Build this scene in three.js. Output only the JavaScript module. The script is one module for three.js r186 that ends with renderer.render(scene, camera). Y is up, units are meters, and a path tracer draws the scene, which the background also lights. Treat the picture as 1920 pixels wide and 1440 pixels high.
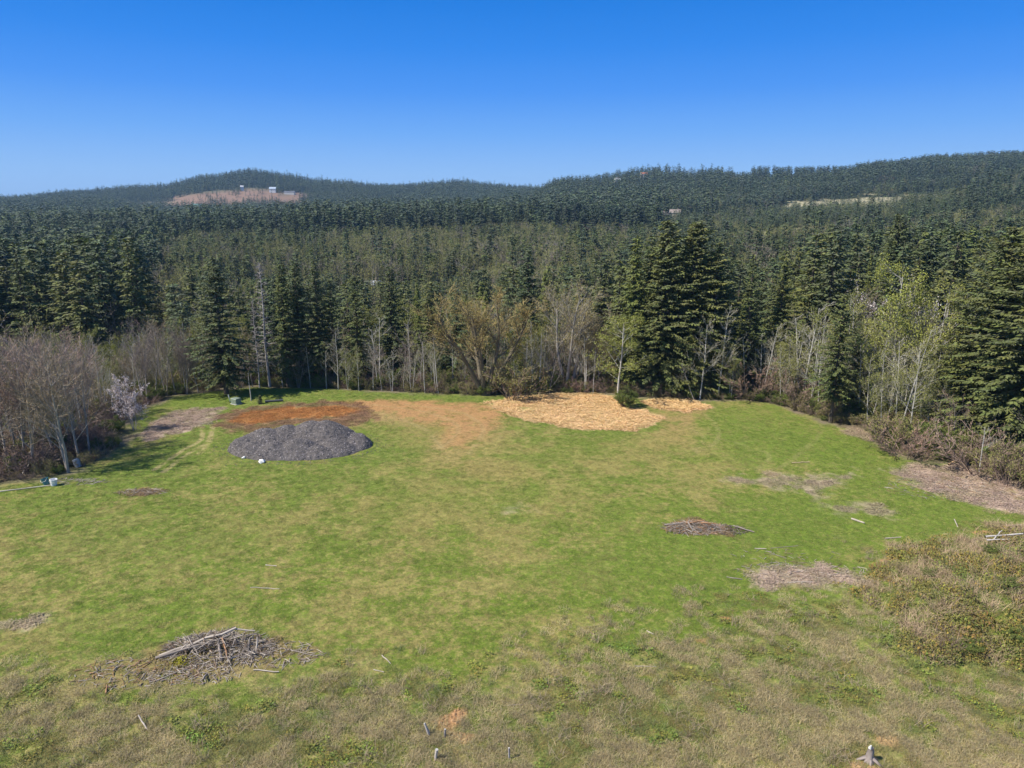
import * as THREE from 'three';

// ---------------------------------------------------------------- camera, sky, sun, exposure
const scene = new THREE.Scene();
const camera = new THREE.PerspectiveCamera(58, 4 / 3, 0.5, 12000);
camera.position.set(0, 33, 0);
camera.rotation.set(-13.8 * Math.PI / 180, 0, 0);
const renderer = new THREE.WebGLRenderer({ antialias: true });
renderer.toneMapping = THREE.LinearToneMapping;
renderer.toneMappingExposure = 1.55;
renderer.shadowMap.enabled = true;

{ // clear spring sky: pale at the horizon, deep blue higher up, the same all the way round
  const W = 64, Hh = 512, data = new Float32Array(W * Hh * 4);
  const stops = [[-90, .14, .18, .23], [0, .258, .393, .627], [3, .197, .356, .622], [6, .108, .278, .622], [9, .049, .206, .603], [12, .021, .166, .556], [15, .0095, .138, .50], [25, .019, .115, .39], [50, .033, .102, .285], [90, .030, .090, .25]];
  for (let j = 0; j < Hh; j++) {
    const el = (j + .5) / Hh * 180 - 90;
    let k = 0; while (k < stops.length - 2 && stops[k + 1][0] < el) k++;
    const A = stops[k], B = stops[k + 1], t = Math.min(1, Math.max(0, (el - A[0]) / (B[0] - A[0])));
    for (let i = 0; i < W; i++) { const o = (j * W + i) * 4; for (let c = 0; c < 3; c++) data[o + c] = A[c + 1] + (B[c + 1] - A[c + 1]) * t; data[o + 3] = 1; }
  }
  const sky = new THREE.DataTexture(data, W, Hh, THREE.RGBAFormat, THREE.FloatType);
  sky.mapping = THREE.EquirectangularReflectionMapping; sky.magFilter = THREE.LinearFilter; sky.minFilter = THREE.LinearFilter; sky.needsUpdate = true;
  scene.background = sky; scene.environment = sky;
}
const sun = new THREE.DirectionalLight(new THREE.Color().setRGB(1, .94, .84), 4.4);
sun.position.set(-62 * 4, 74 * 4, 22 * 4 - 90); sun.target.position.set(0, 0, -90);
sun.castShadow = true;
Object.assign(sun.shadow.camera, { left: -160, right: 160, top: 160, bottom: -160, near: 1, far: 900 });
sun.shadow.mapSize.set(4096, 4096);
scene.add(sun, sun.target);
scene.fog = new THREE.FogExp2(new THREE.Color().setRGB(.40, .68, 1), .00008);

// ---------------------------------------------------------------- helpers
function rng(seed) { let a = (seed * 2654435761) >>> 0; return () => { a = (a + 0x6D2B79F5) >>> 0; let t = a; t = Math.imul(t ^ (t >>> 15), t | 1); t ^= t + Math.imul(t ^ (t >>> 7), t | 61); return ((t ^ (t >>> 14)) >>> 0) / 4294967296; }; }
function hash2(i, j) { let h = Math.imul(i, 374761393) + Math.imul(j, 668265263); h = Math.imul(h ^ (h >>> 13), 1274126177); return ((h ^ (h >>> 16)) >>> 0) / 4294967296; }
function noise(x, y) {
  const i = Math.floor(x), j = Math.floor(y); let u = x - i, v = y - j; u = u * u * (3 - 2 * u); v = v * v * (3 - 2 * v);
  const a = hash2(i, j), b = hash2(i + 1, j), c = hash2(i, j + 1), d = hash2(i + 1, j + 1);
  return a + (b - a) * u + (c - a + (a - b - c + d) * u) * v;
}
const fbm = (x, y, n = 4) => { let s = 0, a = .5, t = 0; for (let k = 0; k < n; k++) { s += a * noise(x, y); t += a; a *= .5; x = x * 2.03 + 17.1; y = y * 2.03 + 9.7; } return s / t; };
const clamp = (v, a = 0, b = 1) => Math.min(b, Math.max(a, v));
const sstep = (a, b, v) => { const t = clamp((v - a) / (b - a)); return t * t * (3 - 2 * t); };
const lerp = (a, b, t) => a + (b - a) * t;
const mix3 = (a, b, t) => [lerp(a[0], b[0], t), lerp(a[1], b[1], t), lerp(a[2], b[2], t)];
const add = (a, b, s = 1) => [a[0] + b[0] * s, a[1] + b[1] * s, a[2] + b[2] * s];
const nrm = (a) => { const l = Math.hypot(a[0], a[1], a[2]) || 1; return [a[0] / l, a[1] / l, a[2] / l]; };
const crs = (a, b) => [a[1] * b[2] - a[2] * b[1], a[2] * b[0] - a[0] * b[2], a[0] * b[1] - a[1] * b[0]];

class Shape { // collects faces of one piece
  constructor() { this.p = []; this.n = []; this.c = []; this.i = []; }
  vert(p, n, c) { this.p.push(p[0], p[1], p[2]); this.n.push(n[0], n[1], n[2]); this.c.push(c[0], c[1], c[2]); return this.p.length / 3 - 1; }
  tri(a, b, c, col) { const n = nrm(crs(add(b, a, -1), add(c, a, -1))), k = this.vert(a, n, col); this.vert(b, n, col); this.vert(c, n, col); this.i.push(k, k + 1, k + 2); }
  quad(a, b, c, d, col) { const n = nrm(crs(add(c, a, -1), add(d, b, -1))), k = this.vert(a, n, col); this.vert(b, n, col); this.vert(c, n, col); this.vert(d, n, col); this.i.push(k, k + 1, k + 2, k, k + 2, k + 3); }
  spray(p, d, len, w, up, col) { // a flat pointed frond
    const s = nrm(crs(d, up)), m = add(p, d, len * .42), t = add(add(p, d, len), [0, -len * .12, 0]);
    this.quad(p, add(m, s, w / 2), t, add(m, s, -w / 2), col);
  }
  twig(p, d, len, w, bend, r, col) { // a thin tapering shoot in two lengths
    const s = nrm(crs(d, [r() - .5, r() - .5, r() - .5])), m = add(p, d, len * .5), d2 = nrm(add(d, bend)), t = add(m, d2, len * .5);
    const a = add(p, s, w / 2), b = add(p, s, -w / 2), c = add(m, s, w * .36), e = add(m, s, -w * .36);
    this.quad(a, b, e, c, col); this.tri(c, e, t, col); return [m, t];
  }
  tube(pts, rad, sides, col, cap = false) {
    const k0 = this.p.length / 3; let ref = [.31, .2, .93];
    for (let k = 0; k < pts.length; k++) {
      const d = nrm(add(pts[Math.min(k + 1, pts.length - 1)], pts[Math.max(k - 1, 0)], -1));
      const u = nrm(crs(d, ref)), v = crs(d, u); ref = Math.abs(d[0] * ref[0] + d[1] * ref[1] + d[2] * ref[2]) > .95 ? [.9, .1, .3] : ref;
      for (let q = 0; q < sides; q++) { const f = q / sides * Math.PI * 2, n = add([u[0] * Math.cos(f), u[1] * Math.cos(f), u[2] * Math.cos(f)], v, Math.sin(f)); this.vert(add(pts[k], n, rad[k]), n, typeof col === 'function' ? col(k, q) : col); }
    }
    for (let k = 0; k < pts.length - 1; k++) for (let q = 0; q < sides; q++) { const a = k0 + k * sides + q, b = k0 + k * sides + (q + 1) % sides; this.i.push(a, b, b + sides, a, b + sides, a + sides); }
    if (cap) for (const k of [0, pts.length - 1]) { const d = nrm(add(pts[k], pts[k ? k - 1 : 1], -1)), c = cap === true ? (typeof col === 'function' ? col(k, 0) : col) : cap, m = this.vert(pts[k], d, c), s0 = this.p.length / 3; for (let q = 0; q < sides; q++) { const o = (k0 + k * sides + q) * 3; this.vert([this.p[o], this.p[o + 1], this.p[o + 2]], d, c); } for (let q = 0; q < sides; q++) this.i.push(m, s0 + q, s0 + (q + 1) % sides); }
  }
  box(x0, y0, z0, x1, y1, z1, col) {
    const P = [[x0, y0, z0], [x1, y0, z0], [x1, y1, z0], [x0, y1, z0], [x0, y0, z1], [x1, y0, z1], [x1, y1, z1], [x0, y1, z1]];
    for (const [a, b, c, d] of [[1, 0, 3, 2], [4, 5, 6, 7], [0, 4, 7, 3], [5, 1, 2, 6], [3, 7, 6, 2], [0, 1, 5, 4]]) this.quad(P[a], P[b], P[c], P[d], col);
  }
  build() {
    const g = new THREE.BufferGeometry();
    g.setAttribute('position', new THREE.Float32BufferAttribute(this.p, 3)); g.setAttribute('normal', new THREE.Float32BufferAttribute(this.n, 3)); g.setAttribute('color', new THREE.Float32BufferAttribute(this.c, 3));
    g.setIndex(this.i); return g;
  }
}
const taken = {};
function numbered(n) { const k = taken[n] = (taken[n] ?? -1) + 1; return k ? n + '_' + String(k).padStart(3, '0') : n; }
function mat(r, g, b, rough = .95, extra = {}) { const m = new THREE.MeshPhysicalMaterial({ roughness: rough, vertexColors: true, side: THREE.DoubleSide, ...extra }); m.color.setRGB(r, g, b); return m; }
function tag(o, label, category, group, kind) { o.userData.label = label; if (category) o.userData.category = category; if (group) o.userData.group = group; if (kind) o.userData.kind = kind; return o; }
function part(name, geo, m, parent) { const o = new THREE.Mesh(geo, m); o.name = name; parent.add(o); return o; }
function single(name, geo, m, label, category, group) { const o = new THREE.Mesh(geo, m); o.name = numbered(name); scene.add(o); return tag(o, label, category, group); }
function base(name, x, z, label, category, group, y = null) { const o = new THREE.Group(); o.name = numbered(name); o.position.set(x, y ?? rise(x, z), z); scene.add(o); return tag(o, label, category, group); }
function copies(name, geo, m, list, parent) { // list of [x, y, z, turn, sx, sy, r, g, b]
  const o = new THREE.InstancedMesh(geo, m, list.length), M = new THREE.Matrix4(), q = new THREE.Quaternion(), Y = new THREE.Vector3(0, 1, 0), c = new THREE.Color();
  list.forEach((t, i) => { M.compose(new THREE.Vector3(t[0], t[1], t[2]), q.setFromAxisAngle(Y, t[3]), new THREE.Vector3(t[4], t[5], t[4])); o.setMatrixAt(i, M); o.setColorAt(i, c.setRGB(t[6], t[7], t[8])); });
  o.name = name; o.userData.kind = 'stuff'; parent.add(o); return o;
}

// ---------------------------------------------------------------- terrain
const BEARINGS = [-1.2411, -0.7177, -0.6056, -0.4934, -0.4187, -0.3589, -0.314, -0.2692, -0.1645, -0.0748, 0.0187, 0.0748, 0.2168, 0.329, 0.4411, 0.5159, 0.5906, 0.7177, 1.2261];
const DEPTHS = [140, 180, 240, 320, 450, 650, 800, 950, 1200, 1500, 1800, 2100, 2400, 2800, 3500, 6000];
const RISE = [
  [-8.0, -9.6, -12.0, -10.5, -8.0, -2.8, 1.1, 5.0, 12.4, 21.2, 30.0, 45.0, 60.0, 40.0, 31.2, 0.0],
  [-6.0, -8.0, -10.0, -10.0, -9.0, -4.0, 1.0, 6.0, 16.0, 32.0, 46.0, 58.0, 65.9, 40.0, 31.2, 0.0],
  [-5.0, -8.0, -10.0, -10.0, -8.0, -3.0, 2.0, 7.0, 18.0, 34.0, 50.0, 64.0, 90.1, 50.0, 39.1, 0.0],
  [-3.0, -7.0, -9.0, -9.0, -6.0, 0.0, 3.0, 6.0, 12.0, 22.0, 34.2, 72.4, 109.0, 70.0, 54.7, 0.0],
  [-2.0, -6.0, -8.0, -8.0, -4.0, 2.0, 5.0, 8.0, 14.0, 24.0, 35.6, 92.0, 143.2, 90.0, 70.3, 0.0],
  [-2.0, -6.0, -8.0, -7.0, -3.0, 4.0, 7.0, 10.0, 16.0, 26.0, 36.9, 99.5, 160.2, 110.0, 85.9, 0.0],
  [-2.0, -6.0, -8.0, -7.0, -3.0, 5.0, 8.5, 12.0, 18.0, 28.0, 38.2, 96.5, 144.9, 100.0, 78.1, 0.0],
  [-2.0, -6.0, -7.0, -6.0, -2.0, 6.0, 11.0, 16.0, 22.0, 34.0, 44.7, 86.0, 127.8, 90.0, 70.3, 0.0],
  [-2.0, -6.0, -7.0, -6.0, -2.0, 6.0, 11.0, 16.0, 24.0, 38.0, 49.9, 78.4, 110.7, 90.0, 70.3, 0.0],
  [-2.0, -5.0, -6.0, -5.0, -1.0, 7.0, 12.5, 18.0, 26.0, 42.0, 55.1, 86.0, 121.0, 90.0, 70.3, 0.0],
  [-2.0, -5.0, -6.0, -5.0, 0.0, 8.0, 15.0, 22.0, 34.0, 56.0, 62.9, 83.0, 103.9, 70.0, 54.7, 0.0],
  [-1.0, -5.0, -6.0, -4.0, 1.0, 10.0, 19.0, 28.0, 46.0, 75.0, 99.0, 80.0, 67.1, 50.0, 39.1, 0.0],
  [-1.0, -5.0, -5.0, -3.0, 2.0, 12.0, 19.0, 30.9, 58.1, 95.5, 127.0, 90.0, 72.9, 50.0, 39.1, 0.0],
  [0.0, -4.0, -4.0, -1.0, 6.1, 17.3, 25.4, 37.8, 63.3, 106.1, 95.0, 70.0, 64.6, 57.4, 44.9, 0.0],
  [0.0, -3.0, -3.0, 0.0, 10.8, 22.1, 31.8, 46.0, 72.7, 107.2, 90.0, 70.0, 64.6, 57.4, 44.9, 0.0],
  [0.0, -2.0, -2.0, 2.0, 13.5, 25.9, 37.0, 51.5, 81.3, 119.9, 100.0, 80.0, 73.8, 65.6, 51.3, 0.0],
  [0.0, -1.0, -1.0, 4.0, 15.5, 28.7, 41.1, 56.3, 90.6, 132.6, 115.0, 90.0, 83.1, 73.8, 57.7, 0.0],
  [0.0, 0.0, 1.0, 6.0, 17.5, 33.5, 47.4, 65.1, 100.8, 138.9, 125.0, 95.0, 87.7, 77.9, 60.9, 0.0],
  [0.0, 0.0, 2.0, 8.0, 18.0, 35.0, 52.5, 70.0, 100.0, 140.0, 130.0, 120.7, 111.4, 99.0, 77.4, 0.0]];
function tableRise(x, d) {
  const a = clamp(x / d, BEARINGS[0], BEARINGS[BEARINGS.length - 1] - 1e-6); d = clamp(d, DEPTHS[0], DEPTHS[DEPTHS.length - 1] - .01);
  let i = 0, j = 0; while (BEARINGS[i + 1] <= a) i++; while (DEPTHS[j + 1] <= d) j++;
  const u = sstep(BEARINGS[i], BEARINGS[i + 1], a), v = (d - DEPTHS[j]) / (DEPTHS[j + 1] - DEPTHS[j]);
  return lerp(lerp(RISE[i][j], RISE[i + 1][j], u), lerp(RISE[i][j + 1], RISE[i + 1][j + 1], u), v);
}
function rise(x, z) {
  const d = -z, w = sstep(126, 152, d);
  let f = .5 * (fbm(x * .03 + 3, z * .03 + 8, 3) - .5) + .12 * (fbm(x * .25, z * .25, 2) - .5);
  f -= 4.5 * sstep(-62, -88, x) * sstep(60, 85, d);
  if (x > 12 && d < 80) f += 3.0 * sstep(-4, 10, depthIn(BRAMBLE, x, z));
  const far = w > 0 ? tableRise(x, Math.max(d, 126)) + (d > 300 ? (fbm(x * .006, z * .006, 3) - .5) * Math.min(8, (d - 300) * .02) : 0) : 0;
  return lerp(f, far, w);
}
function inside(poly, x, z) { let c = false; for (let i = 0, j = poly.length - 1; i < poly.length; j = i++) { const a = poly[i], b = poly[j]; if ((a[1] > z) !== (b[1] > z) && x < (b[0] - a[0]) * (z - a[1]) / (b[1] - a[1]) + a[0]) c = !c; } return c; }
function depthIn(poly, x, z) { // metres inside (+) or outside (-) an outline
  let m = 1e9;
  for (let i = 0, j = poly.length - 1; i < poly.length; j = i++) { const a = poly[i], b = poly[j], ex = b[0] - a[0], ez = b[1] - a[1], px = x - a[0], pz = z - a[1], t = clamp((px * ex + pz * ez) / (ex * ex + ez * ez)), dx = px - ex * t, dz = pz - ez * t; m = Math.min(m, dx * dx + dz * dz); }
  m = Math.sqrt(m); return inside(poly, x, z) ? m : -m;
}
const FIELD = [[-95, -22], [-95, -70], ...[[-67.46,-75.44],[-63.83,-80.83],[-58.46,-83.89],[-56.99,-87.17],[-56.38,-93.11],[-57.86,-101.67],[-62.09,-107.24],[-63.94,-119.55],[-62.77,-125.16],[-50.65,-133.02],[-37.64,-131.72],[-26.61,-128.77],[-5.98,-125.16],[4.01,-125.95],[15.17,-127.15],[23.64,-123.62],[35.82,-121.37],[42.84,-122.11],[47.74,-117.09],[50.45,-107.24],[54.94,-104.94],[53.65,-95.89],[53.8,-90.48],[60.6,-88.38],[62.15,-84.26],[63.75,-79.8],[68.08,-74.68]], [95, -68], [95, -22]];

// bare and worn ground, outlined on the field
const COLORS = { straw: [.70, .475, .235], orange: [.41, .172, .042], brown: [.27, .155, .085], tan: [.335, .215, .085], chips: [.46, .34, .25], road: [.38, .205, .078], fresh: [.124, .186, .013], worn: [.27, .236, .062], litter: [.17, .125, .075], red: [.40, .20, .10], dryGrass: [.27, .238, .10] };
const PATCHES = [
  { p: [[-27.1,-121.37],[-19.47,-122.11],[-5.74,-119.91],[0,-115.72],[-1.7,-105.79],[-4.54,-93.11],[2.84,-86.77],[0,-82.07],[-8.34,-84.83],[-13.16,-95.42],[-20.44,-105.79],[-29.47,-115.05]], c: 'tan', w: .75, soft: 3.5, jag: 5 },
  { p: [[-30.63,-119.91],[-25.38,-122.48],[-15.58,-122.11],[-5.26,-119.91],[-0.94,-117.09],[-2.72,-113.08],[-9.16,-114.39],[-18.72,-117.09],[-24.86,-115.05]], c: 'road', w: .7, soft: 1.4, jag: 2.5 },
  { p: [[-34.85,-121.37],[-25.38,-122.48],[-15.49,-121.37],[-7.53,-117.78],[0,-113.4],[-3.41,-105.79],[-6.19,-95.42],[-9.33,-95.89],[-11.07,-105.79],[-20.15,-114.39],[-28.08,-117.09]], c: 'road', w: .85, soft: 2.2, jag: 3.5 },
  { p: [[22.1,-115.05],[34.54,-116.74],[28.46,-107.24],[26.93,-97.83],[20.9,-95.42],[23.84,-105.79]], c: 'tan', w: .7, soft: 2.5, jag: 4 },
  { p: [[-4.75,-97.83],[27.9,-101.67],[35.6,-95.42],[24.63,-88.79],[2.72,-82.97],[-9.73,-73.19],[-16.7,-77.8]], c: 'worn', w: .75, soft: 6, jag: 9 },
  { p: [[-17.02,-86.77],[9.44,-82.07],[14.59,-73.19],[-3.35,-66.52],[-14.27,-65.31],[-27.23,-67.77],[-25.69,-77.8]], c: 'worn', w: .6, soft: 8, jag: 12 },
  { p: [[-54.51,-113.4],[-45.74,-116.74],[-45.98,-105.79],[-43.78,-84.83],[-47.66,-82.97],[-48.82,-77.8],[-54.46,-74.68],[-57.81,-77.8],[-52.56,-90.91],[-49.94,-93.11]], c: 'fresh', w: .95, soft: 2.5, jag: 4 },
  { p: [[-20.43,-93.11],[-21.6,-103.01],[-23.58,-108.72],[-11.07,-105.79],[-12.11,-93.11],[-17.39,-88.79],[-30.89,-85.79],[-39.12,-88.79],[-46.22,-100.36],[-48.91,-108.72],[-44.28,-105.79],[-37.59,-90.48],[-28.86,-88.38]], c: 'fresh', w: .55, soft: 1.5, jag: 3 },
  { p: [[35.47,-116.74],[45.18,-117.78],[49.39,-105.79],[51.46,-93.11],[52.49,-86.77],[48.24,-86.77],[39.97,-90.91],[31.88,-88.79],[30.81,-100.36]], c: 'fresh', w: .95, soft: 2.5, jag: 5 },
  { p: [[12.48,-67.77],[34.04,-76.21],[46.3,-82.97],[56.63,-72.47],[54.23,-69.05],[36.52,-65.91],[31.41,-61.92],[24.08,-61.92],[19.73,-57.86],[28.75,-56],[19.96,-52.57],[8.62,-52.57],[2,-58.83]], c: 'fresh', w: .75, soft: 2.5, jag: 5 },
  { p: [[-51.06,-73.19],[-38.29,-73.19],[-26.78,-66.52],[-27.84,-60.86],[-46.46,-64.15]], c: 'fresh', w: .5, soft: 4, jag: 6 },
  { p: [[-36.94,-56.91],[-25.88,-56],[-18.15,-52.57],[-25.3,-50.24],[-29.04,-47.39],[-35.68,-47.39]], c: 'fresh', w: .55, soft: 2, jag: 4 },
  { p: [[-62.77,-125.16],[-50.49,-132.59],[-26.61,-128.77],[-5.98,-125.16],[-3.92,-122.86],[-26.59,-123.62],[-38.28,-119.91],[-44.8,-116.74],[-51.56,-115.05],[-62.46,-118.48]], c: 'fresh', w: .9, soft: 1.5, jag: 2 },
  { p: [[-58.26,-100.88],[-58.01,-115.05],[-56.01,-116.74],[-51.01,-117.09],[-49.42,-109.93],[-50.24,-105.79],[-54.88,-99.84]], c: 'chips', w: .95, soft: .9, jag: 2.5 },
  { p: [[-48.11,-105.79],[-48.8,-115.05],[-43.54,-118.48],[-34.85,-121.37],[-27.68,-119.55],[-24.53,-113.4],[-22.71,-108.72],[-27.6,-107.24],[-34.94,-108.72],[-42.99,-102.47]], c: 'brown', w: .9, soft: 1, jag: 3 },
  { p: [[-46.29,-108.72],[-45.12,-115.05],[-39.31,-117.09],[-30.29,-118.48],[-27,-116.4],[-28.84,-112.44],[-35.67,-111.17],[-42.26,-107.24]], c: 'orange', w: 1, soft: .5, jag: 1.6 },
  { p: [[-5.01,-120.63],[-2.45,-122.86],[1.51,-126.35],[8.11,-127.55],[15.12,-126.74],[18.82,-124.39],[19.03,-119.19],[22.22,-115.72],[25.1,-111.8],[23.65,-106.95],[19.25,-103.83],[12.58,-104.1],[7.7,-106.37],[0,-111.17],[-1.83,-114.39]], c: 'straw', w: 1, soft: .45, jag: 2 },
  { p: [[0,-117.43],[3.76,-117.78],[4.43,-115.39],[1.37,-114.39]], c: 'worn', w: .9, soft: .4, jag: 1 },
  { p: [[24.2,-121.37],[29.14,-124],[33.88,-121.37],[34.07,-117.78],[30.39,-115.05],[25.27,-117.09]], c: 'straw', w: 1, soft: .4, jag: 1.5 },
  { p: [[19.59,-105.79],[23.28,-107.24],[23.21,-104.38],[19.99,-103.28]], c: 'fresh', w: .9, soft: .3, jag: .8 },
  { p: [[52.14,-108.12],[56.49,-106.37],[57.45,-101.67],[53.24,-96.61],[51.7,-101.67]], c: 'chips', w: .75, soft: 1, jag: 2 },
  { p: [[48.95,-86.77],[53.84,-89.21],[61.12,-89.21],[64.72,-82.07],[66.16,-77.8],[59.93,-69.71],[56.93,-72.9],[52.18,-77],[49.89,-82.07]], c: 'chips', w: .95, soft: .9, jag: 3 },
  { p: [[28.2,-83.89],[34.19,-85.21],[39.44,-84.45],[46.3,-87.17],[45.05,-83.89],[39.66,-80.31],[36.27,-77],[35.35,-79.46],[31.01,-82.07]], c: 'chips', w: .7, soft: 1.3, jag: 3.5 },
  { p: [[34.98,-75.44],[40.35,-76.21],[44.16,-73.93],[41.8,-71.77],[36.34,-72.9]], c: 'chips', w: .55, soft: 1, jag: 3 },
  { p: [[22.18,-59.32],[24.94,-61.39],[30.07,-62.46],[31.22,-60.34],[33.78,-58.34],[33.07,-56],[29.17,-56.91],[25.28,-56.91],[19.65,-56]], c: 'chips', w: .9, soft: .6, jag: 2 },
  { p: [[35.88,-62.46],[39.1,-62.57],[37.75,-61.07],[35.79,-61.28]], c: 'red', w: .9, soft: .3, jag: .8 },
  { p: [[48.26,-67.39],[50.23,-67.39],[50.05,-66.28],[48.07,-65.79]], c: 'red', w: .95, soft: .3, jag: .8 },
  { p: [[17.19,-52.41],[19.1,-52.73],[18.9,-51.38],[17.32,-51.3]], c: 'red', w: .8, soft: .3, jag: .8 },
  { p: [[14.39,-49.35],[15.89,-49.35],[15.41,-48.35],[14.3,-48.49]], c: 'red', w: .7, soft: .3, jag: .8 },
  { p: [[-5.37,-39.78],[-4.06,-41.24],[-2.94,-41.03],[-3.22,-39.78],[-3.87,-38.99],[-2.1,-38.7],[-3.1,-38.03],[-4.91,-38.8]], c: 'red', w: .95, soft: .25, jag: .6 },
  { p: [[20.91,-36.28],[22.01,-36.5],[22.24,-35.64],[20.6,-35.64]], c: 'red', w: .9, soft: .3, jag: .6 },
  { p: [[23.65,-38.41],[24.94,-38.22],[24.54,-37.48],[23.66,-37.76]], c: 'red', w: .9, soft: .3, jag: .6 },
  { p: [[-41.87,-50.24],[-39.59,-50.09],[-38.69,-51.38],[-39.24,-52.57],[-40.74,-51.77],[-42.42,-50.99]], c: 'chips', w: .6, soft: .5, jag: 1 },
  { p: [[-30.96,-43.02],[-31.83,-45.11],[-29.74,-46.39],[-26.79,-48.78],[-23.86,-50.99],[-20.8,-49.86],[-15.45,-47.73],[-16.81,-45.43],[-20.52,-44.68],[-26.76,-43.02]], c: 'brown', w: .5, soft: .8, jag: 2 },
  { p: [[-48.26,-79.12],[-46.18,-80.14],[-42.72,-79.8],[-42.23,-78.13],[-45.6,-77.8]], c: 'brown', w: .8, soft: .4, jag: 1 },
  { p: [[16.29,-69.71],[20.37,-72.05],[23.65,-69.05],[23.18,-67.51],[18.15,-67.77]], c: 'brown', w: .8, soft: .4, jag: 1 },
  { p: [[-1.87,-75.44],[1.26,-75.9],[1.84,-73.93],[-0.61,-73.19]], c: 'chips', w: .5, soft: 1, jag: 2 },
  { p: [[-36.69,-43.02],[-29.05,-43.02],[-20.64,-43.02],[-13.45,-44.8],[-7.73,-43.6],[-2.29,-43.02],[5.47,-44.19],[12.6,-48.07],[21.94,-51.77],[30.67,-56],[36.49,-57.86],[56.91,-66.52],[37.28,-35.64],[32.31,-29.8],[-30.04,-29.8],[-40.06,-42.45]], c: 'dryGrass', w: .5, soft: 5, jag: 8 },
];
for (const q of PATCHES) { const xs = q.p.map((v) => v[0]), zs = q.p.map((v) => v[1]), m = q.soft + q.jag; q.box = [Math.min(...xs) - m, Math.max(...xs) + m, Math.min(...zs) - m, Math.max(...zs) + m]; q.col = COLORS[q.c]; }
const ROUGH = [[-36.69,-43.02],[-29.21,-43.31],[-20.41,-42.45],[-13.37,-44.5],[-7.64,-43.02],[-2.28,-42.73],[5.47,-44.19],[12.76,-48.78],[22.23,-52.57],[30.67,-56],[37.58,-59.83],[57.86,-67.77],[37.28,-35.64],[29.82,-26.88],[-27.73,-26.88],[-39.62,-41.89]];
const BRAMBLE = [[31.19,-55.1],[40.41,-63.02],[50.07,-67.14],[58.18,-69.71],[62.4,-67.77],[42.04,-43.02],[35.6,-44.8],[30.42,-45.43],[29.28,-49.5]];
const TRACKS = [[[-47.53,-86.77],[-47.45,-94.25],[-46.88,-99.08],[-49.39,-105.79]], [[-46.01,-85.99],[-46.01,-93.11],[-45.52,-98.32],[-47.86,-105.79]], [[-44.5,-93.11],[-45.2,-98.32],[-47.69,-105.79]], [[-30.12,-117.78],[-21.8,-113.4],[-14.48,-105.79],[-10.06,-95.42]], [[-24.74,-119.19],[-14.65,-114.39],[-8.52,-105.79],[-10.18,-96.61],[-12.24,-94.25]],
  [[-19.09,-119.55],[-9.16,-114.39],[-4.68,-105.79],[-6.05,-93.11]], [[32.71,-113.4],[32.78,-105.79],[30.1,-97.83],[25.73,-93.11]], [[28.1,-105.79],[29.19,-100.36],[26.02,-94.25]], [[31.22,-100.36],[36.32,-93.11],[32.63,-86.77]], [[49.72,-115.05],[49.39,-105.79],[40.86,-93.11],[33.35,-84.83]]];
TRACKS.forEach((t, k) => { TRACKS[k] = new THREE.CatmullRomCurve3(t.map((p) => new THREE.Vector3(p[0], 0, p[1]))).getPoints(18).map((p) => [p.x, p.z]); TRACKS[k].box = [Math.min(...t.map((p) => p[0])) - 3, Math.max(...t.map((p) => p[0])) + 3, Math.min(...t.map((p) => p[1])) - 3, Math.max(...t.map((p) => p[1])) + 3]; });
function near(line, x, z) { let m = 1e9; for (let i = 0; i + 1 < line.length; i++) { const a = line[i], b = line[i + 1], ex = b[0] - a[0], ez = b[1] - a[1], t = clamp(((x - a[0]) * ex + (z - a[1]) * ez) / (ex * ex + ez * ez)); m = Math.min(m, Math.hypot(x - a[0] - ex * t, z - a[1] - ez * t)); } return m; }
const FLOOR = [.15, .125, .07];
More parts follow.
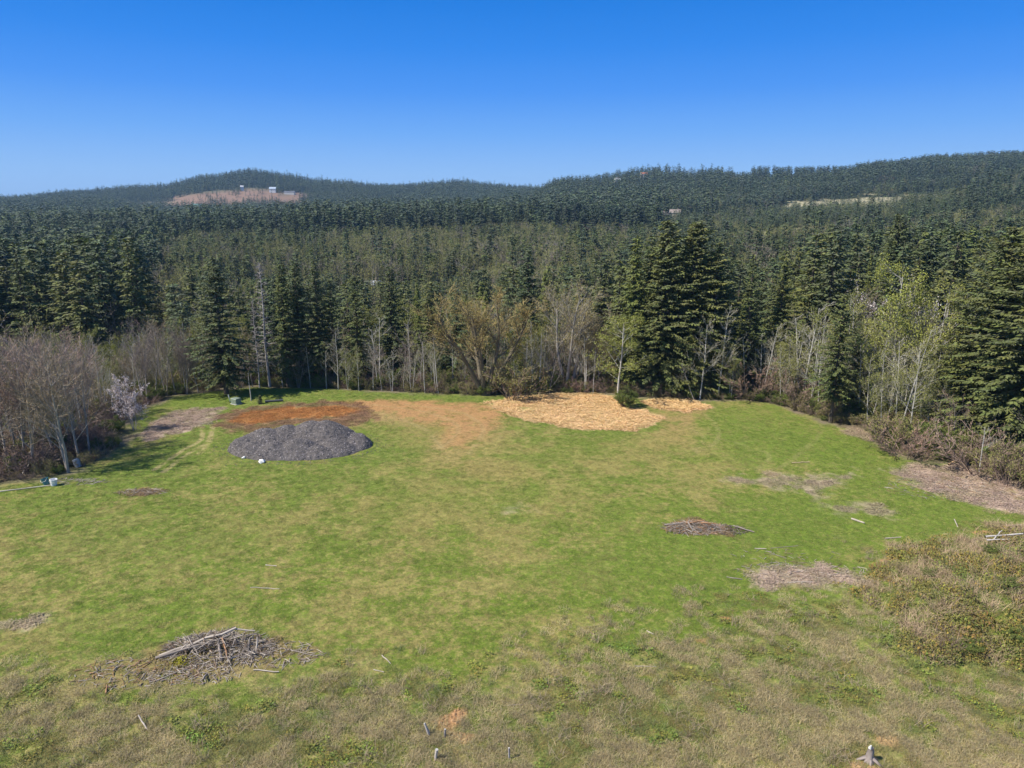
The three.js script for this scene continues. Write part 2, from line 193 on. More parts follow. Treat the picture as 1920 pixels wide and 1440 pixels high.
function ground(x, z, fine = true) { // [colour, how grassy, how bare]
  const n1 = fbm(x * .045, z * .06, 4), n2 = fbm(x * .35 + 40, z * .35, 4), n3 = noise(x * 1.7 + 9, z * 1.7);
  const sp = fine ? (noise(x * 3.3 + 51, z * 3.6) - .5) * 1.0 + (hash2(Math.floor(x * 8.5), Math.floor(z * 10.5)) - .5) * 1.05 : 0;
  let dry = clamp((n1 - .5) * 1.9 + (n2 - .5) * 2.2 + (n3 - .5) * 1.0 + .29);
  const speck = clamp(dry + sp);
  let c = mix3([.130, .184, .014], [.288, .246, .072], speck), bare = 0;
  const n4 = fbm(x * .9 + 70, z * .9 + 20, 3);
  for (const q of PATCHES) {
    if (x < q.box[0] || x > q.box[1] || z < q.box[2] || z > q.box[3]) continue;
    const s = depthIn(q.p, x, z) + q.jag * ((n1 - .5) * 1.2 + (n2 - .5) * 1.1 + (n4 - .5) * .9);
    let w = q.w * sstep(-q.soft, q.soft, s);
    if (w <= 0) continue;
    if (q.c === 'fresh' || q.c === 'worn' || q.c === 'dryGrass') { w *= clamp(.72 + (n2 - .5) * 1.8 + (n4 - .5)) * (fine ? clamp(1 - .75 * sp * (q.c === 'fresh' ? 1 : -1)) : 1); c = mix3(c, q.col, Math.min(1, w)); bare *= 1 - w * .8; continue; }
    w *= clamp(.86 + (n4 - .45) * (q.w < .96 ? 1.5 : .4)); c = mix3(c, q.col, w); bare = Math.max(bare, w);
  }
  for (let k = 0; k < TRACKS.length; k++) { const t = TRACKS[k]; if (x < t.box[0] || x > t.box[1] || z < t.box[2] || z > t.box[3]) continue; const g = near(t, x, z) + .25 * (n3 - .5); if (g < .55) { const w = (k < 3 ? .8 : .3) * sstep(.55, .2, g) * clamp(n4 * 3 - .7); c = mix3(c, [.36, .29, .12], w); bare = Math.max(bare, w * .8); } }
  const e = depthIn(FIELD, x, z) + 3.5 * (n2 - .5) + 1.5 * (n4 - .5), f = sstep(1.2, -1.6, e);
  if (f > 0) c = mix3(c, mix3(FLOOR, mix3([.22, .17, .11], [.10, .11, .03], clamp(n2 * 2 - .4)), .7), f);
  if (fine) { const g = .62 + .76 * (.5 * noise(x * 4.1, z * 4.1) + .5 * hash2(Math.floor(x * 11), Math.floor(z * 13))); c = [c[0] * g, c[1] * g, c[2] * (g * .9 + .1)]; }
  return { c, grass: 1 - f, bare, dry, f };
}
// far openings in the forest, by bearing (x over depth) and depth
const CLEARINGS = [
  { a: [-0.4770, -0.2811], d: [1805, 2130], c: [.21, .13, .085], thin: .07 }, { a: [0.3776, 0.6019], d: [838, 1035], c: [.33, .29, .17], thin: .1 }, { a: [0.6019, 0.7252], d: [880, 1020], c: [.33, .29, .16], thin: .4 },
  { a: [0.3178, 0.4635], d: [540, 665], c: [.28, .26, .11], thin: .2 }, { a: [0.1757, 0.2056], d: [1640, 1712], c: [.36, .26, .17] }, { a: [-0.2542, -0.1794], d: [1700, 1770], c: [.30, .27, .14], thin: .4 },
  { a: [0.2056, 0.2355], d: [840, 900], c: [.32, .28, .16] }, { a: [-0.5682, -0.4860], d: [1500, 1600], c: [.36, .26, .17], thin: .6 }, { a: [0.0897, 0.2878], d: [1490, 1700], c: [.27, .215, .13], thin: .42 }, { a: [0.4785, 0.7028], d: [1060, 1160], c: [.25, .23, .10], thin: .55 }, { a: [-0.6729, -0.4785], d: [1900, 2000], c: [.27, .2, .13], thin: .6 },
];
function clearing(x, z) {
  const d = -z, a = x / d, j = (fbm(x * .012, z * .012, 3) - .5);
  for (const q of CLEARINGS) { const da = j * .07 + (noise(x * .03, z * .03) - .5) * .02, dd = j * 170 + (noise(x * .04 + 5, z * .02) - .5) * 60; if (a > q.a[0] + da && a < q.a[1] + da && d > q.d[0] + dd && d < q.d[1] + dd) return q; }
  return null;
}
{ // the ground sheet, finest on the field
  const xs = [], zs = [];
  { const half = []; let x = 0, s = .9; while (x < 95) { half.push(x); x += .9; } while (x < 5200) { half.push(x); x += s; s *= 1.05; } half.push(6000); for (let k = half.length - 1; k > 0; k--) xs.push(-half[k]); xs.push(...half); }
  { let z = -22, s = .9; while (z > -142) { zs.push(z); z -= .9; } while (z > -6400) { zs.push(z); z -= s; s *= 1.035; } zs.push(-7500); const back = []; z = -22; s = 3; while (z < 600) { z += s; s *= 1.4; back.push(z); } zs.unshift(...back.reverse()); }
  const nx = xs.length, nz = zs.length, pos = new Float32Array(nx * nz * 3), col = new Float32Array(nx * nz * 3), uv = new Float32Array(nx * nz * 2), idx = new Uint32Array((nx - 1) * (nz - 1) * 6);
  let k = 0;
  for (let j = 0; j < nz; j++) for (let i = 0; i < nx; i++, k++) {
    const x = xs[i], z = zs[j]; pos.set([x, rise(x, z), z], k * 3); uv.set([(x + 100) / 200, (-z - 22) / 128], k * 2);
    let c = [1, 1, 1]; if (z < -200) { const q = clearing(x, z); const t = q ? q.c : mix3([.07, .075, .035], [.15, .125, .075], fbm(x * .05, z * .05, 3)), g = .8 + .4 * fbm(x * .08, z * .08, 3); c = [t[0] / FLOOR[0] * g, t[1] / FLOOR[1] * g, t[2] / FLOOR[2] * g]; }
    col.set(c, k * 3);
  }
  k = 0; for (let j = 0; j < nz - 1; j++) for (let i = 0; i < nx - 1; i++) { const a = j * nx + i; idx.set([a, a + 1, a + nx, a + 1, a + nx + 1, a + nx], k); k += 6; }
  const g = new THREE.BufferGeometry(); g.setAttribute('position', new THREE.BufferAttribute(pos, 3)); g.setAttribute('color', new THREE.BufferAttribute(col, 3)); g.setAttribute('uv', new THREE.BufferAttribute(uv, 2)); g.setIndex(new THREE.BufferAttribute(idx, 1)); g.computeVertexNormals();
  const S = 2048, data = new Uint8Array(S * S * 4), enc = (v) => { v = clamp(v); return 255 * (v <= .0031308 ? v * 12.92 : 1.055 * Math.pow(v, 1 / 2.4) - .055); };
  for (let j = 0; j < S; j++) for (let i = 0; i < S; i++) {
    const x = (i + .5) / S * 200 - 100, z = -((j + .5) / S * 128 + 22), o = (j * S + i) * 4;
    const edge = clamp(Math.min(100 - Math.abs(x), 150 + z) / 6);
    let c = edge > 0 ? ground(x, z).c : FLOOR; if (edge < 1) c = mix3(FLOOR, c, edge);
    data[o] = enc(c[0]); data[o + 1] = enc(c[1]); data[o + 2] = enc(c[2]); data[o + 3] = 255;
  }
  const map = new THREE.DataTexture(data, S, S); map.colorSpace = THREE.SRGBColorSpace; map.magFilter = THREE.LinearFilter; map.minFilter = THREE.LinearFilter; map.needsUpdate = true;
  const B = 512, bd = new Uint8Array(B * B * 4); for (let j = 0; j < B; j++) for (let i = 0; i < B; i++) { const v = 255 * (.5 * hash2(i, j) + .5 * noise(i / 6, j / 6)); bd.set([v, v, v, 255], (j * B + i) * 4); }
  const bump = new THREE.DataTexture(bd, B, B); bump.wrapS = bump.wrapT = THREE.RepeatWrapping; bump.repeat.set(11, 7); bump.magFilter = THREE.LinearFilter; bump.needsUpdate = true;
  const m = new THREE.MeshStandardMaterial({ map, bumpMap: bump, bumpScale: .05, roughness: 1, vertexColors: true });
  const o = new THREE.Mesh(g, m); o.name = 'ground'; o.userData.kind = 'structure'; o.userData.label = 'grass field with worn earth, straw and mulch patches, rising to forested hills'; scene.add(o);
}

// ---------------------------------------------------------------- tree builders
function conifer(seed, o) {
  const r = rng(seed), wood = new Shape(), crown = new Shape(), { H, R } = o, y0 = o.base * H;
  const sw = [(r() - .5) * .02 * H, (r() - .5) * .02 * H], at = (t) => [sw[0] * t * t, t * H, sw[1] * t * t];
  const tp = [], tr = []; for (let k = 0; k <= 8; k++) { tp.push(add(at(k / 8), [0, k ? 0 : -.6, 0])); tr.push(Math.max(.03, H * .0135 * Math.pow(1 - k / 8, .8) * (k ? 1 : 1.35))); }
  wood.tube(tp, tr, o.sides ?? 6, (k, q) => { const v = .8 + .4 * hash2(k * 7 + seed, q); return [.11 * v, .085 * v, .065 * v]; });
  const lob = r() * 6.28, lean = .18 + .2 * r();
  for (let y = y0; y < H * .988; y += o.step * (.65 + .7 * r())) {
    const t = (y - y0) / (H - y0), env = R * Math.pow(1 - t, o.curve) * (t < .14 ? .62 + 2.7 * t : 1) * (.82 + .36 * noise(y * .5, seed)) + .12;
    const n = Math.max(3, Math.round(o.per * (.55 + .45 * (1 - t)) * (.7 + .6 * r())));
    for (let k = 0; k < n; k++) {
      const az = (k + r()) / n * 6.283, L = env * (.42 + .74 * Math.pow(r(), .7)) * (1 + lean * Math.cos(az - lob)), pit = lerp(o.low, o.high, t) + (r() - .5) * .35;
      const dh = [Math.cos(az), 0, Math.sin(az)], sid = [-dh[2], 0, dh[0]], yy = clamp(y + (r() - .5) * o.step * 2.2, y0, H * .985), p0 = at(yy / H), tone = .74 + .5 * r(), warm = r();
      const pos = (s) => add(add(p0, dh, L * s * Math.cos(pit)), [0, L * (s * Math.sin(pit) - o.droop * s * s + .5 * o.droop * s * s * s), 0]);
      if (o.twigs && L > .8) wood.tri(add(p0, [0, -.05, 0]), add(p0, [0, .06, 0]), pos(.8), [.13, .10, .08]);
      const m = Math.max(2, Math.round(L / o.sp));
      for (let j = 0; j < m; j++) {
        const s = .14 + .86 * (j + r() * .9) / m, q = pos(s), l = o.len * (.55 + .75 * r()) * (1.12 - .45 * s);
        const v = tone * (.78 + .44 * r()), col = [v * lerp(.88, 1.16, warm), v * lerp(.97, 1.03, warm), v * lerp(1.05, .80, warm)];
        for (const sg of j === m - 1 ? [0] : (o.both ? [-1, 1] : [r() < .5 ? -1 : 1])) {
          const d = nrm(add(add(add([0, 0, 0], dh, sg ? .75 + .4 * r() : 1), sid, sg * (.5 + .6 * r())), [0, -o.hang * (.4 + r()) + .2 * t, 0]));
          crown.spray(q, d, l, l * o.wide * (.7 + .6 * r()), [(r() - .5) * 1.7, 1, (r() - .5) * 1.7], col);
        }
        if (r() < o.fill) crown.spray(q, nrm([r() - .5, -.7 * r() + .25, r() - .5]), l * .9, l * o.wide * 1.2, [r() - .5, r(), r() - .5], col.map((u) => u * .95));
      }
    }
  }
  crown.spray(at(.955), [0, 1, 0], H * .05, .25, [1, 0, 0], [1, 1, 1]); crown.spray(at(.955), [0, 1, 0], H * .05, .25, [0, 0, 1], [1, 1, 1]);
  return { trunk: wood.build(), crown: crown.build(), H };
}
function hardwood(seed, o) {
  const r = rng(seed), wood = new Shape(), crown = new Shape();
  const bark = (k, q) => { const v = .75 + .5 * hash2(k * 13 + seed, q * 3); return o.wood.map((c) => c * v); };
  const leafAt = (p) => { const l = o.leaf; for (let k = 0; k < l.n; k++) { if (r() > l.keep) continue; const q = add(p, [(r() - .5) * l.reach, (r() - .5) * l.reach, (r() - .5) * l.reach]), d = nrm([r() - .5, r() - .7, r() - .5]), c = mix3(l.a, l.b, r()), v = .75 + .5 * r(); crown.spray(q, d, l.size * (.6 + .8 * r()), l.size * .6, nrm([r() - .5, r() - .2, r() - .5]), c.map((u) => u * v)); } };
  const shoot = (p, d, len, w) => { const v = .7 + .6 * r(), [m, t] = crown.twig(p, d, len, w, [(r() - .5) * .7, (r() - .35) * .7, (r() - .5) * .7], r, o.twig.map((c) => c * v)); if (o.leaf) { leafAt(t); leafAt(m); } };
  const side = (d, ang) => { const u = nrm(crs(d, nrm([r() - .5, r() - .5, r() - .5]))); return nrm(add(d.map((c) => c * Math.cos(ang)), u, Math.sin(ang))); };
  function grow(p, d, len, rad, lev) {
    const segs = lev === 0 ? 7 : lev === 1 ? 5 : 3, pts = [p], rr = [rad]; let q = p, e = d;
    for (let k = 1; k <= segs; k++) { e = nrm(add(add(e, [(r() - .5), (r() - .5) * .6, (r() - .5)], o.gnarl[lev]), [0, 1, 0], o.trop[lev])); q = add(q, e, len / segs); pts.push(q); rr.push(Math.max(.012, rad * (1 - (lev ? .78 : .72) * k / segs))); }
    wood.tube(pts, rr, lev === 0 ? 7 : lev === 1 ? 5 : 3, bark);
    const n = Math.round(o.kids[lev] * (.8 + .4 * r()));
    for (let k = 0; k < n; k++) {
      const s = o.from[lev] + (1 - o.from[lev]) * (k + r()) / n, f = clamp(s, 0, .999) * segs, i = Math.floor(f), b = add(pts[i], add(pts[i + 1], pts[i], -1), f - i), dir = nrm(add(pts[i + 1], pts[i], -1));
      const ang = o.ang[lev] * (.7 + .6 * r()), cl = len * o.ratio[lev] * (o.cone ? lerp(1.1, .35, (s - o.from[lev]) / (1 - o.from[lev])) : lerp(1, .6, s)) * (.65 + .7 * r());
      let cd = side(dir, ang); if (cd[1] < (o.minUp ?? -.2)) cd = nrm([cd[0], Math.abs(cd[1]) * .4, cd[2]]);
      if (lev < 2) grow(b, cd, cl, Math.max(.02, rr[i] * (lev ? .5 : o.limb ?? .5)), lev + 1); else shoot(b, cd, cl, o.tw * (.7 + .6 * r()));
    }
    if (lev === 2) shoot(q, e, len * .6, o.tw); 
  }
  for (let k = 0; k < o.stems; k++) {
    const az = (k + r() * .8) / o.stems * 6.283, tilt = o.stems > 1 ? o.spread * (.35 + .75 * r()) : o.spread * r();
    grow([Math.cos(az) * .25 * (o.stems > 1), -.3, Math.sin(az) * .25 * (o.stems > 1)], nrm([Math.cos(az) * Math.sin(tilt), Math.cos(tilt), Math.sin(az) * Math.sin(tilt)]), o.H * (o.stems > 1 ? .62 + .3 * r() : .92) * (o.trunkLen ?? 1), o.rad * (o.stems > 1 ? .8 + .4 * r() : 1), 0);
  }
  const tg = wood.build(), cg = crown.build(); cg.computeBoundingBox(); tg.computeBoundingBox();
  return { trunk: tg, crown: cg, H: Math.max(cg.boundingBox.max.y, tg.boundingBox.max.y) };
}
function snag(seed) { // a dead conifer: pale pole with short bare limbs
  const r = rng(seed), w = new Shape(), c = new Shape(), H = 22, pts = [], rr = [];
  for (let k = 0; k <= 8; k++) { pts.push([.15 * Math.sin(k), H * k / 8 - (k ? 0 : .5), .1 * Math.cos(k)]); rr.push(.24 * (1 - k / 8) + .03); }
  w.tube(pts, rr, 6, (k, q) => { const v = .8 + .4 * hash2(k, q + seed); return [.40 * v, .37 * v, .34 * v]; });
  for (let y = 4; y < H * .98; y += .12) { const az = r() * 6.283, L = (2.6 * (1 - y / H) + .5) * (.5 + .7 * r()), d = nrm([Math.cos(az), -.1 + .35 * y / H, Math.sin(az)]), p = [0, y, 0], v = .8 + .4 * r(), col = [.36 * v, .32 * v, .29 * v]; const [m] = c.twig(p, d, L, .11, [0, .3, 0], r, col); for (let k = 0; k < 5; k++) c.twig(add(p, d, L * (.35 + .12 * k)), nrm(add(d, [r() - .5, r() - .6, r() - .5], 1.2)), .35 + .5 * r(), .045, [0, -.2, 0], r, col); }
  return { trunk: w.build(), crown: c.build(), H };
}
const FIR = { H: 26, R: 5.2, base: .06, step: .42, per: 8, curve: .66, low: -.1, high: .7, droop: .3, sp: .27, len: .68, wide: .38, hang: .34, both: true, fill: 1, twigs: true };
const firs = [
  conifer(11, { ...FIR }), conifer(12, { ...FIR, R: 4.6, curve: .62, base: .1 }), conifer(13, { ...FIR, R: 5.8, curve: .72, droop: .36, base: .11 }), conifer(14, { ...FIR, R: 4.2, base: .16, curve: .58, per: 7 }),
  conifer(15, { ...FIR, R: 5.2, base: .03, curve: .8, step: .46, per: 7 }), conifer(16, { ...FIR, R: 4.7, base: .2, curve: .54, step: .48, per: 7 }),
];
const broadFirs = [conifer(21, { ...FIR, R: 7.4, curve: .56, base: .03, step: .36, per: 12, droop: .34, fill: .8 }), conifer(22, { ...FIR, R: 6.8, curve: .6, base: .03, step: .37, per: 11.5, droop: .3, fill: .8 })];
const cedars = [conifer(31, { ...FIR, R: 4.2, curve: .92, base: .02, step: .36, per: 10, low: -.1, high: .35, droop: .42, len: .66, hang: .85, wide: .42, fill: 1 }), conifer(32, { ...FIR, R: 3.2, curve: .85, base: .03, step: .38, per: 9, low: 0, high: .4, droop: .45, len: .64, hang: .8, wide: .42, fill: 1 })];
const WOODFIR = { ...FIR, step: .62, per: 7, sp: .46, len: 1.05, fill: .7 };
const forestFirs = [conifer(17, { ...WOODFIR }), conifer(18, { ...WOODFIR, R: 4.4, curve: .6, base: .14 }), conifer(19, { ...WOODFIR, R: 5.9, curve: .74, droop: .38 }), conifer(20, { ...WOODFIR, R: 4.0, curve: .56, base: .2, per: 6 }), conifer(23, { ...WOODFIR, R: 5.3, curve: .84 }), conifer(24, { ...WOODFIR, R: 4.8, curve: .5, base: .16, low: -.3 })];
const MID = { ...FIR, R: 4.9, curve: .86, step: 1.0, per: 6, sp: .85, len: 1.7, wide: .42, fill: .25, twigs: false, sides: 4 };
const midFirs = [conifer(41, { ...MID }), conifer(42, { ...MID, R: 4.1, curve: .8 }), conifer(43, { ...MID, R: 5.4, curve: 1 })];
const FAR = { ...FIR, step: 1.9, per: 5, curve: 1, sp: 2.4, len: 2.9, wide: .5, fill: 0, both: false, twigs: false, sides: 3 };
const farFirs = [conifer(51, { ...FAR, R: 4.4 }), conifer(52, { ...FAR, R: 4.0, curve: .9 }), conifer(53, { ...FAR, R: 5.2, curve: 1.15 })];
const BARE = { H: 16, stems: 1, spread: .12, rad: .19, wood: [.30, .265, .23], twig: [.31, .24, .19], kids: [14, 10, 10], limb: .42, from: [.22, .2, .1], ang: [.75, .7, .65], ratio: [.5, .5, .55], gnarl: [.16, .3, .4], trop: [.04, .1, .06], tw: .034 };
const bares = [hardwood(61, BARE), hardwood(62, { ...BARE, stems: 2, spread: .3, rad: .15 }), hardwood(63, { ...BARE, kids: [13, 7, 8], ratio: [.58, .5, .5], from: [.15, .2, .1] }), hardwood(64, { ...BARE, stems: 3, spread: .35, rad: .13, kids: [8, 6, 8] })];
const WILLOW = { H: 21, stems: 5, spread: .6, rad: .3, limb: .45, wood: [.15, .125, .08], twig: [.36, .275, .11], kids: [13, 9, 10], from: [.38, .2, .1], ang: [.62, .6, .6], ratio: [.36, .5, .62], gnarl: [.2, .3, .4], trop: [.07, .1, .05], tw: .045, leaf: { n: 2, keep: .2, reach: .5, size: .15, a: [.36, .29, .08], b: [.29, .25, .07] } };
const willows = [hardwood(71, WILLOW), hardwood(72, { ...WILLOW, stems: 4, spread: .5, wood: [.27, .25, .22], twig: [.30, .255, .16], leaf: { ...WILLOW.leaf, keep: .22 } })];
const ALDER = { H: 16, stems: 1, spread: .05, rad: .13, wood: [.44, .42, .37], twig: [.28, .255, .15], kids: [24, 7, 6], limb: .26, from: [.25, .15, .1], ang: [.95, .6, .6], ratio: [.3, .42, .6], gnarl: [.07, .2, .3], trop: [.03, .1, .08], tw: .028, cone: true };
const alders = [hardwood(81, ALDER), hardwood(82, { ...ALDER, stems: 2, spread: .16, rad: .11, kids: [15, 6, 5] }), hardwood(83, { ...ALDER, kids: [14, 5, 5], from: [.45, .15, .1] })];
const LEAFY = { n: 3, keep: .5, reach: .6, size: .17, a: [.24, .245, .055], b: [.19, .205, .05] };
const birches = [hardwood(91, { ...ALDER, kids: [22, 7, 7], ratio: [.36, .42, .6], twig: [.30, .28, .14], leaf: { ...LEAFY, n: 4, keep: .8, a: [.27, .285, .055], b: [.22, .24, .05] } }), hardwood(92, { ...ALDER, stems: 2, spread: .2, kids: [15, 7, 7], ratio: [.38, .42, .6], leaf: { ...LEAFY, keep: .42 } }), hardwood(93, { ...ALDER, kids: [20, 6, 6], twig: [.32, .29, .15], leaf: { ...LEAFY, keep: .34, a: [.27, .255, .08] } })];
const blossom = hardwood(101, { ...BARE, H: 9, stems: 3, spread: .35, rad: .09, kids: [9, 6, 6], from: [.2, .2, .1], twig: [.34, .26, .24], leaf: { n: 3, keep: .7, reach: .4, size: .2, a: [.78, .70, .67], b: [.68, .58, .56] } });
const whiteBlossom = hardwood(102, { ...BARE, H: 14, stems: 2, spread: .3, rad: .12, kids: [9, 6, 7], twig: [.40, .33, .30], leaf: { n: 2, keep: .34, reach: .5, size: .2, a: [.74, .70, .68], b: [.6, .55, .55] } });
const THICKET = { H: 3.2, stems: 14, spread: .8, rad: .03, wood: [.22, .16, .12], twig: [.29, .205, .155], kids: [5, 4, 4], from: [.2, .2, .1], ang: [.6, .6, .6], ratio: [.4, .5, .6], gnarl: [.25, .3, .4], trop: [.03, .05, .02], tw: .03 };
const thickets = [hardwood(111, THICKET), hardwood(112, { ...THICKET, twig: [.24, .20, .10], leaf: { n: 2, keep: .5, reach: .3, size: .09, a: [.17, .18, .045], b: [.25, .22, .07] } }), hardwood(113, { ...THICKET, twig: [.20, .17, .08], leaf: { n: 4, keep: .8, reach: .4, size: .13, a: [.09, .13, .025], b: [.15, .18, .03] } })];
const M_BARK = mat(1, 1, 1, .95), M_TWIG = mat(1, 1, 1, .95);
const M_NEEDLE = [[.112, .140, .030], [.128, .150, .030], [.088, .126, .040], [.142, .158, .030], [.092, .118, .030]].map((c) => mat(c[0], c[1], c[2], .9, { transmission: .22, thickness: 0 }));
const M_CEDAR = mat(.155, .185, .032, .9, { transmission: .25, thickness: 0 }), M_GOLD = mat(.165, .180, .034, .9, { transmission: .25, thickness: 0 });
const TINT = { plain: M_TWIG, mauve: mat(1.2, 1.05, 1.02), olive: mat(.92, .92, .66), dim: mat(.8, .8, .8), pale: mat(1.15, 1.12, 1.05) };
const planted = [];
function tree(name, proto, x, z, top, label, category, o = {}) {
  const g = base(name, x, z, label, category, o.group), H = o.H ?? top - rise(x, z), s = H / proto.H, w = s * (o.w ?? 1);
  g.scale.set(w, s, w); g.rotation.y = o.turn ?? hash2(Math.round(x * 10), Math.round(z * 10)) * 6.28; if (o.lean) g.rotation.set(0, 0, o.lean);
  part('trunk', proto.trunk, o.bark ?? M_BARK, g); part('crown', proto.crown, o.m ?? M_TWIG, g);
  planted.push([x, z, o.clear ?? 2.5]); return g;
}
// ---------------------------------------------------------------- the trees one can point to
const N = M_NEEDLE, C = 'conifer', T = 'tree';
tree('fir_tree', firs[2], -53.94,-126.74,25.81, 'tall dark conifer standing alone on the grass by the utility box', C, { w: 1.15, m: N[4], clear: 6 });
tree('dead_conifer', snag(3), -48.16,-133.46,24.03, 'pale dead conifer, bare pole with short grey limbs', 'dead tree', { clear: 3 });
tree('dead_conifer', snag(4), -49.75,-132.59,17.24, 'thinner dead conifer just left of the tallest bare grey pole', 'dead tree', { clear: 2, w: .7 });
tree('fir_tree', firs[1], -44.45,-133.46,23.93, 'conifer with its trunk right of the pale dead tree', C, { m: N[0], clear: 4 });
tree('fir_tree', firs[0], -42.28,-136.16,24.36, 'dark conifer, left of the close pair behind the orange soil', C, { m: N[4], clear: 4 });
tree('fir_tree', firs[3], -38.16,-135.25,24.42, 'dark conifer, right of the close pair behind the orange soil', C, { m: N[4], clear: 4 });
tree('fir_tree', firs[5], -35.59,-136.16,19.94, 'slimmer conifer right of the dark close pair', C, { m: N[0], clear: 3 });
tree('fir_tree', firs[3], -30.74,-136.16,21.8, 'grey green conifer with visible trunk left of the darkest middle conifer', C, { m: N[0], clear: 4 });
tree('fir_tree', firs[0], -24.25,-138.02,23.1, 'dense dark conifer at the forest edge left of the spreading willow', C, { m: N[4], w: 1.1, clear: 5 });
tree('cedar_tree', cedars[1], -18.77,-136.16,20.25, 'narrow bright green cedar left of the spreading willow', C, { m: M_CEDAR, w: .8, clear: 3 });
tree('fir_tree', firs[2], 3.41,-143.88,26.13, 'dark blue green conifer between the two spreading willows', C, { m: N[2], w: 1.1, clear: 5 });
tree('cedar_tree', cedars[0], 23.48,-130.87,29.26, 'tall yellow green cedar on the left of the big conifer clump', C, { m: M_CEDAR, w: 1.25, clear: 4 });
tree('fir_tree', broadFirs[1], 28.54,-129.19,31.96, 'huge dense conifer in the middle of the clump behind the straw', C, { m: N[1], w: 1.25, clear: 5 });
tree('fir_tree', broadFirs[0], 33.98,-129.6,31.58, 'huge broad conifer with sunlit layered limbs behind the leaning white trunk', C, { m: N[3], w: 1.28, clear: 5 });
tree('fir_tree', firs[4], 26.67,-133.46,29.19, 'narrow conifer between the yellow green cedar and the huge dense conifer', C, { m: N[0], w: 1.1, clear: 3 });
tree('fir_tree', firs[2], 37.98,-129.19,28.17, 'conifer on the right flank of the big clump behind the alders', C, { m: N[0], w: 1.25, clear: 4 });
tree('fir_tree', firs[4], 44.38,-128.36,26.1, 'dark conifer behind the leaning bare white trunk', C, { m: N[0], clear: 4 });
tree('fir_tree', firs[0], 51.43,-131.72,26.61, 'mid green conifer behind the white twin-trunk alder', C, { m: N[1], clear: 4 });
tree('fir_tree', firs[5], 51.75,-107.83,21.26, 'dark conifer with a bare lower trunk at the corner of the grass', C, { m: N[0], w: 1.05, clear: 4 });
tree('fir_tree', firs[5], 56.48,-111.8,16.25, 'slim dark conifer tucked behind the corner conifer', C, { m: N[4], clear: 3 });
tree('fir_tree', broadFirs[1], 83.16,-152.6,33.11, 'broad dark conifer with flat shelf-like limbs rising behind white blossom', C, { m: N[4], w: .95, clear: 5 });
tree('fir_tree', broadFirs[0], 69.95,-90.91,35.55, 'tallest dark conifer, cut by the right frame edge', C, { m: N[1], w: 1.3, clear: 6 });
tree('fir_tree', broadFirs[1], 69.63,-98.32,31.35, 'large conifer left of the tallest one on the right', C, { m: N[1], w: 1.1, clear: 5 });
tree('cedar_tree', cedars[0], 67.38,-102.47,20.03, 'golden green cedar in front of the large conifers on the right', C, { m: M_GOLD, w: 1.2, clear: 4 });
tree('fir_tree', firs[2], 69.62,-93.11,16.12, 'smaller mossy conifer in front of the tallest conifer', C, { m: M_GOLD, w: 1.3, clear: 4 });
tree('willow_tree', willows[0], -4.83,-126.35,21.65, 'big spreading brown willow with many stems beside the straw', T, { w: 1.38, clear: 9, turn: 2.2 });
tree('willow_tree', willows[1], 11.01,-130.87,22.24, 'spreading grey olive willow with pale top branches behind the straw', T, { w: 1.35, clear: 7, turn: 1 });
tree('birch_tree', birches[0], 19.56,-124,16.35, 'young birch with fresh green leaves and white trunk by the straw', T, { w: 1.7, clear: 5 });
tree('alder_tree', alders[0], 34.47,-122.86,15.55, 'slim white alder, left of the two beside the straw end', T, { clear: 3, w: 1.15 });
tree('alder_tree', alders[0], 38.24,-124.39,17.26, 'slim white alder, right of the two beside the straw end', T, { clear: 3, w: 1.2, turn: 2 });
tree('alder_tree', alders[2], 33.3,-122.11,8.14, 'white alder trunk leaning left over the straw end', T, { lean: .42, clear: 1 });
tree('alder_tree', alders[2], 43.64,-125.16,12.48, 'bare white trunk leaning left from the brown thicket', T, { lean: .16, clear: 1 });
tree('alder_tree', alders[1], 46.53,-125.16,14.25, 'pale forked alder standing out of the brown thicket', T, { clear: 2 });
tree('alder_tree', alders[1], 52.27,-121.37,18.58, 'twin-trunk white alder with a spreading pale crown', T, { w: 1.4, clear: 3, lean: .08 });
tree('birch_tree', birches[0], 61.52,-108.12,27.03, 'tall birch with a straight white trunk left of the golden cedar', T, { w: 1.05, clear: 3 });
tree('birch_tree', birches[2], 60.96,-111.8,21.43, 'thin yellow green birch left of the tall white-trunked birch', T, { clear: 3 });
tree('birch_tree', birches[1], 64.29,-105.79,24.46, 'pale green twin birch right of the tall white-trunked birch', T, { clear: 3 });
tree('birch_tree', birches[2], 60.13,-99.84,16.48, 'small birch with a leaning trunk in front of the golden cedar', T, { clear: 2, lean: .1 });
tree('bare_tree', bares[3], 63.53,-94.02,9.29, 'small grey multi-stem bare tree on the edge of the wood chips', T, { clear: 2, w: 1.2, m: TINT.mauve });
tree('bare_tree', alders[2], 61.37,-85.6,7.02, 'low pale-trunked bare sapling rising from the brush heap', T, { clear: 2, w: 1.8 });
tree('blossom_tree', blossom, -59.4,-104.1,9.46, 'small tree in pale pink blossom beside the mulch strip', T, { clear: 3, w: .85 });
tree('blossom_tree', whiteBlossom, 73.9,-140.29,21.88, 'tree in white blossom below the broad shelf-limbed conifer', T, { clear: 3 });
tree('blossom_tree', whiteBlossom, 74.11,-122.07,23.6, 'thin tree with white blossom at its top behind the birches', T, { clear: 3, w: .8 });
tree('alder_tree', alders[2], -16.58,-127.95,11.02, 'white alder trunk, leftmost of the three slanted pale trunks', T, { clear: 1.5, lean: .05 });
tree('alder_tree', alders[2], -14.45,-127.95,9.8, 'white alder trunk, middle of the three slanted pale trunks', T, { clear: 1.5, lean: .1 });
tree('alder_tree', alders[2], -14,-127.55,11.69, 'white alder trunk, rightmost of the three slanted pale trunks', T, { clear: 1.5, lean: .1 });
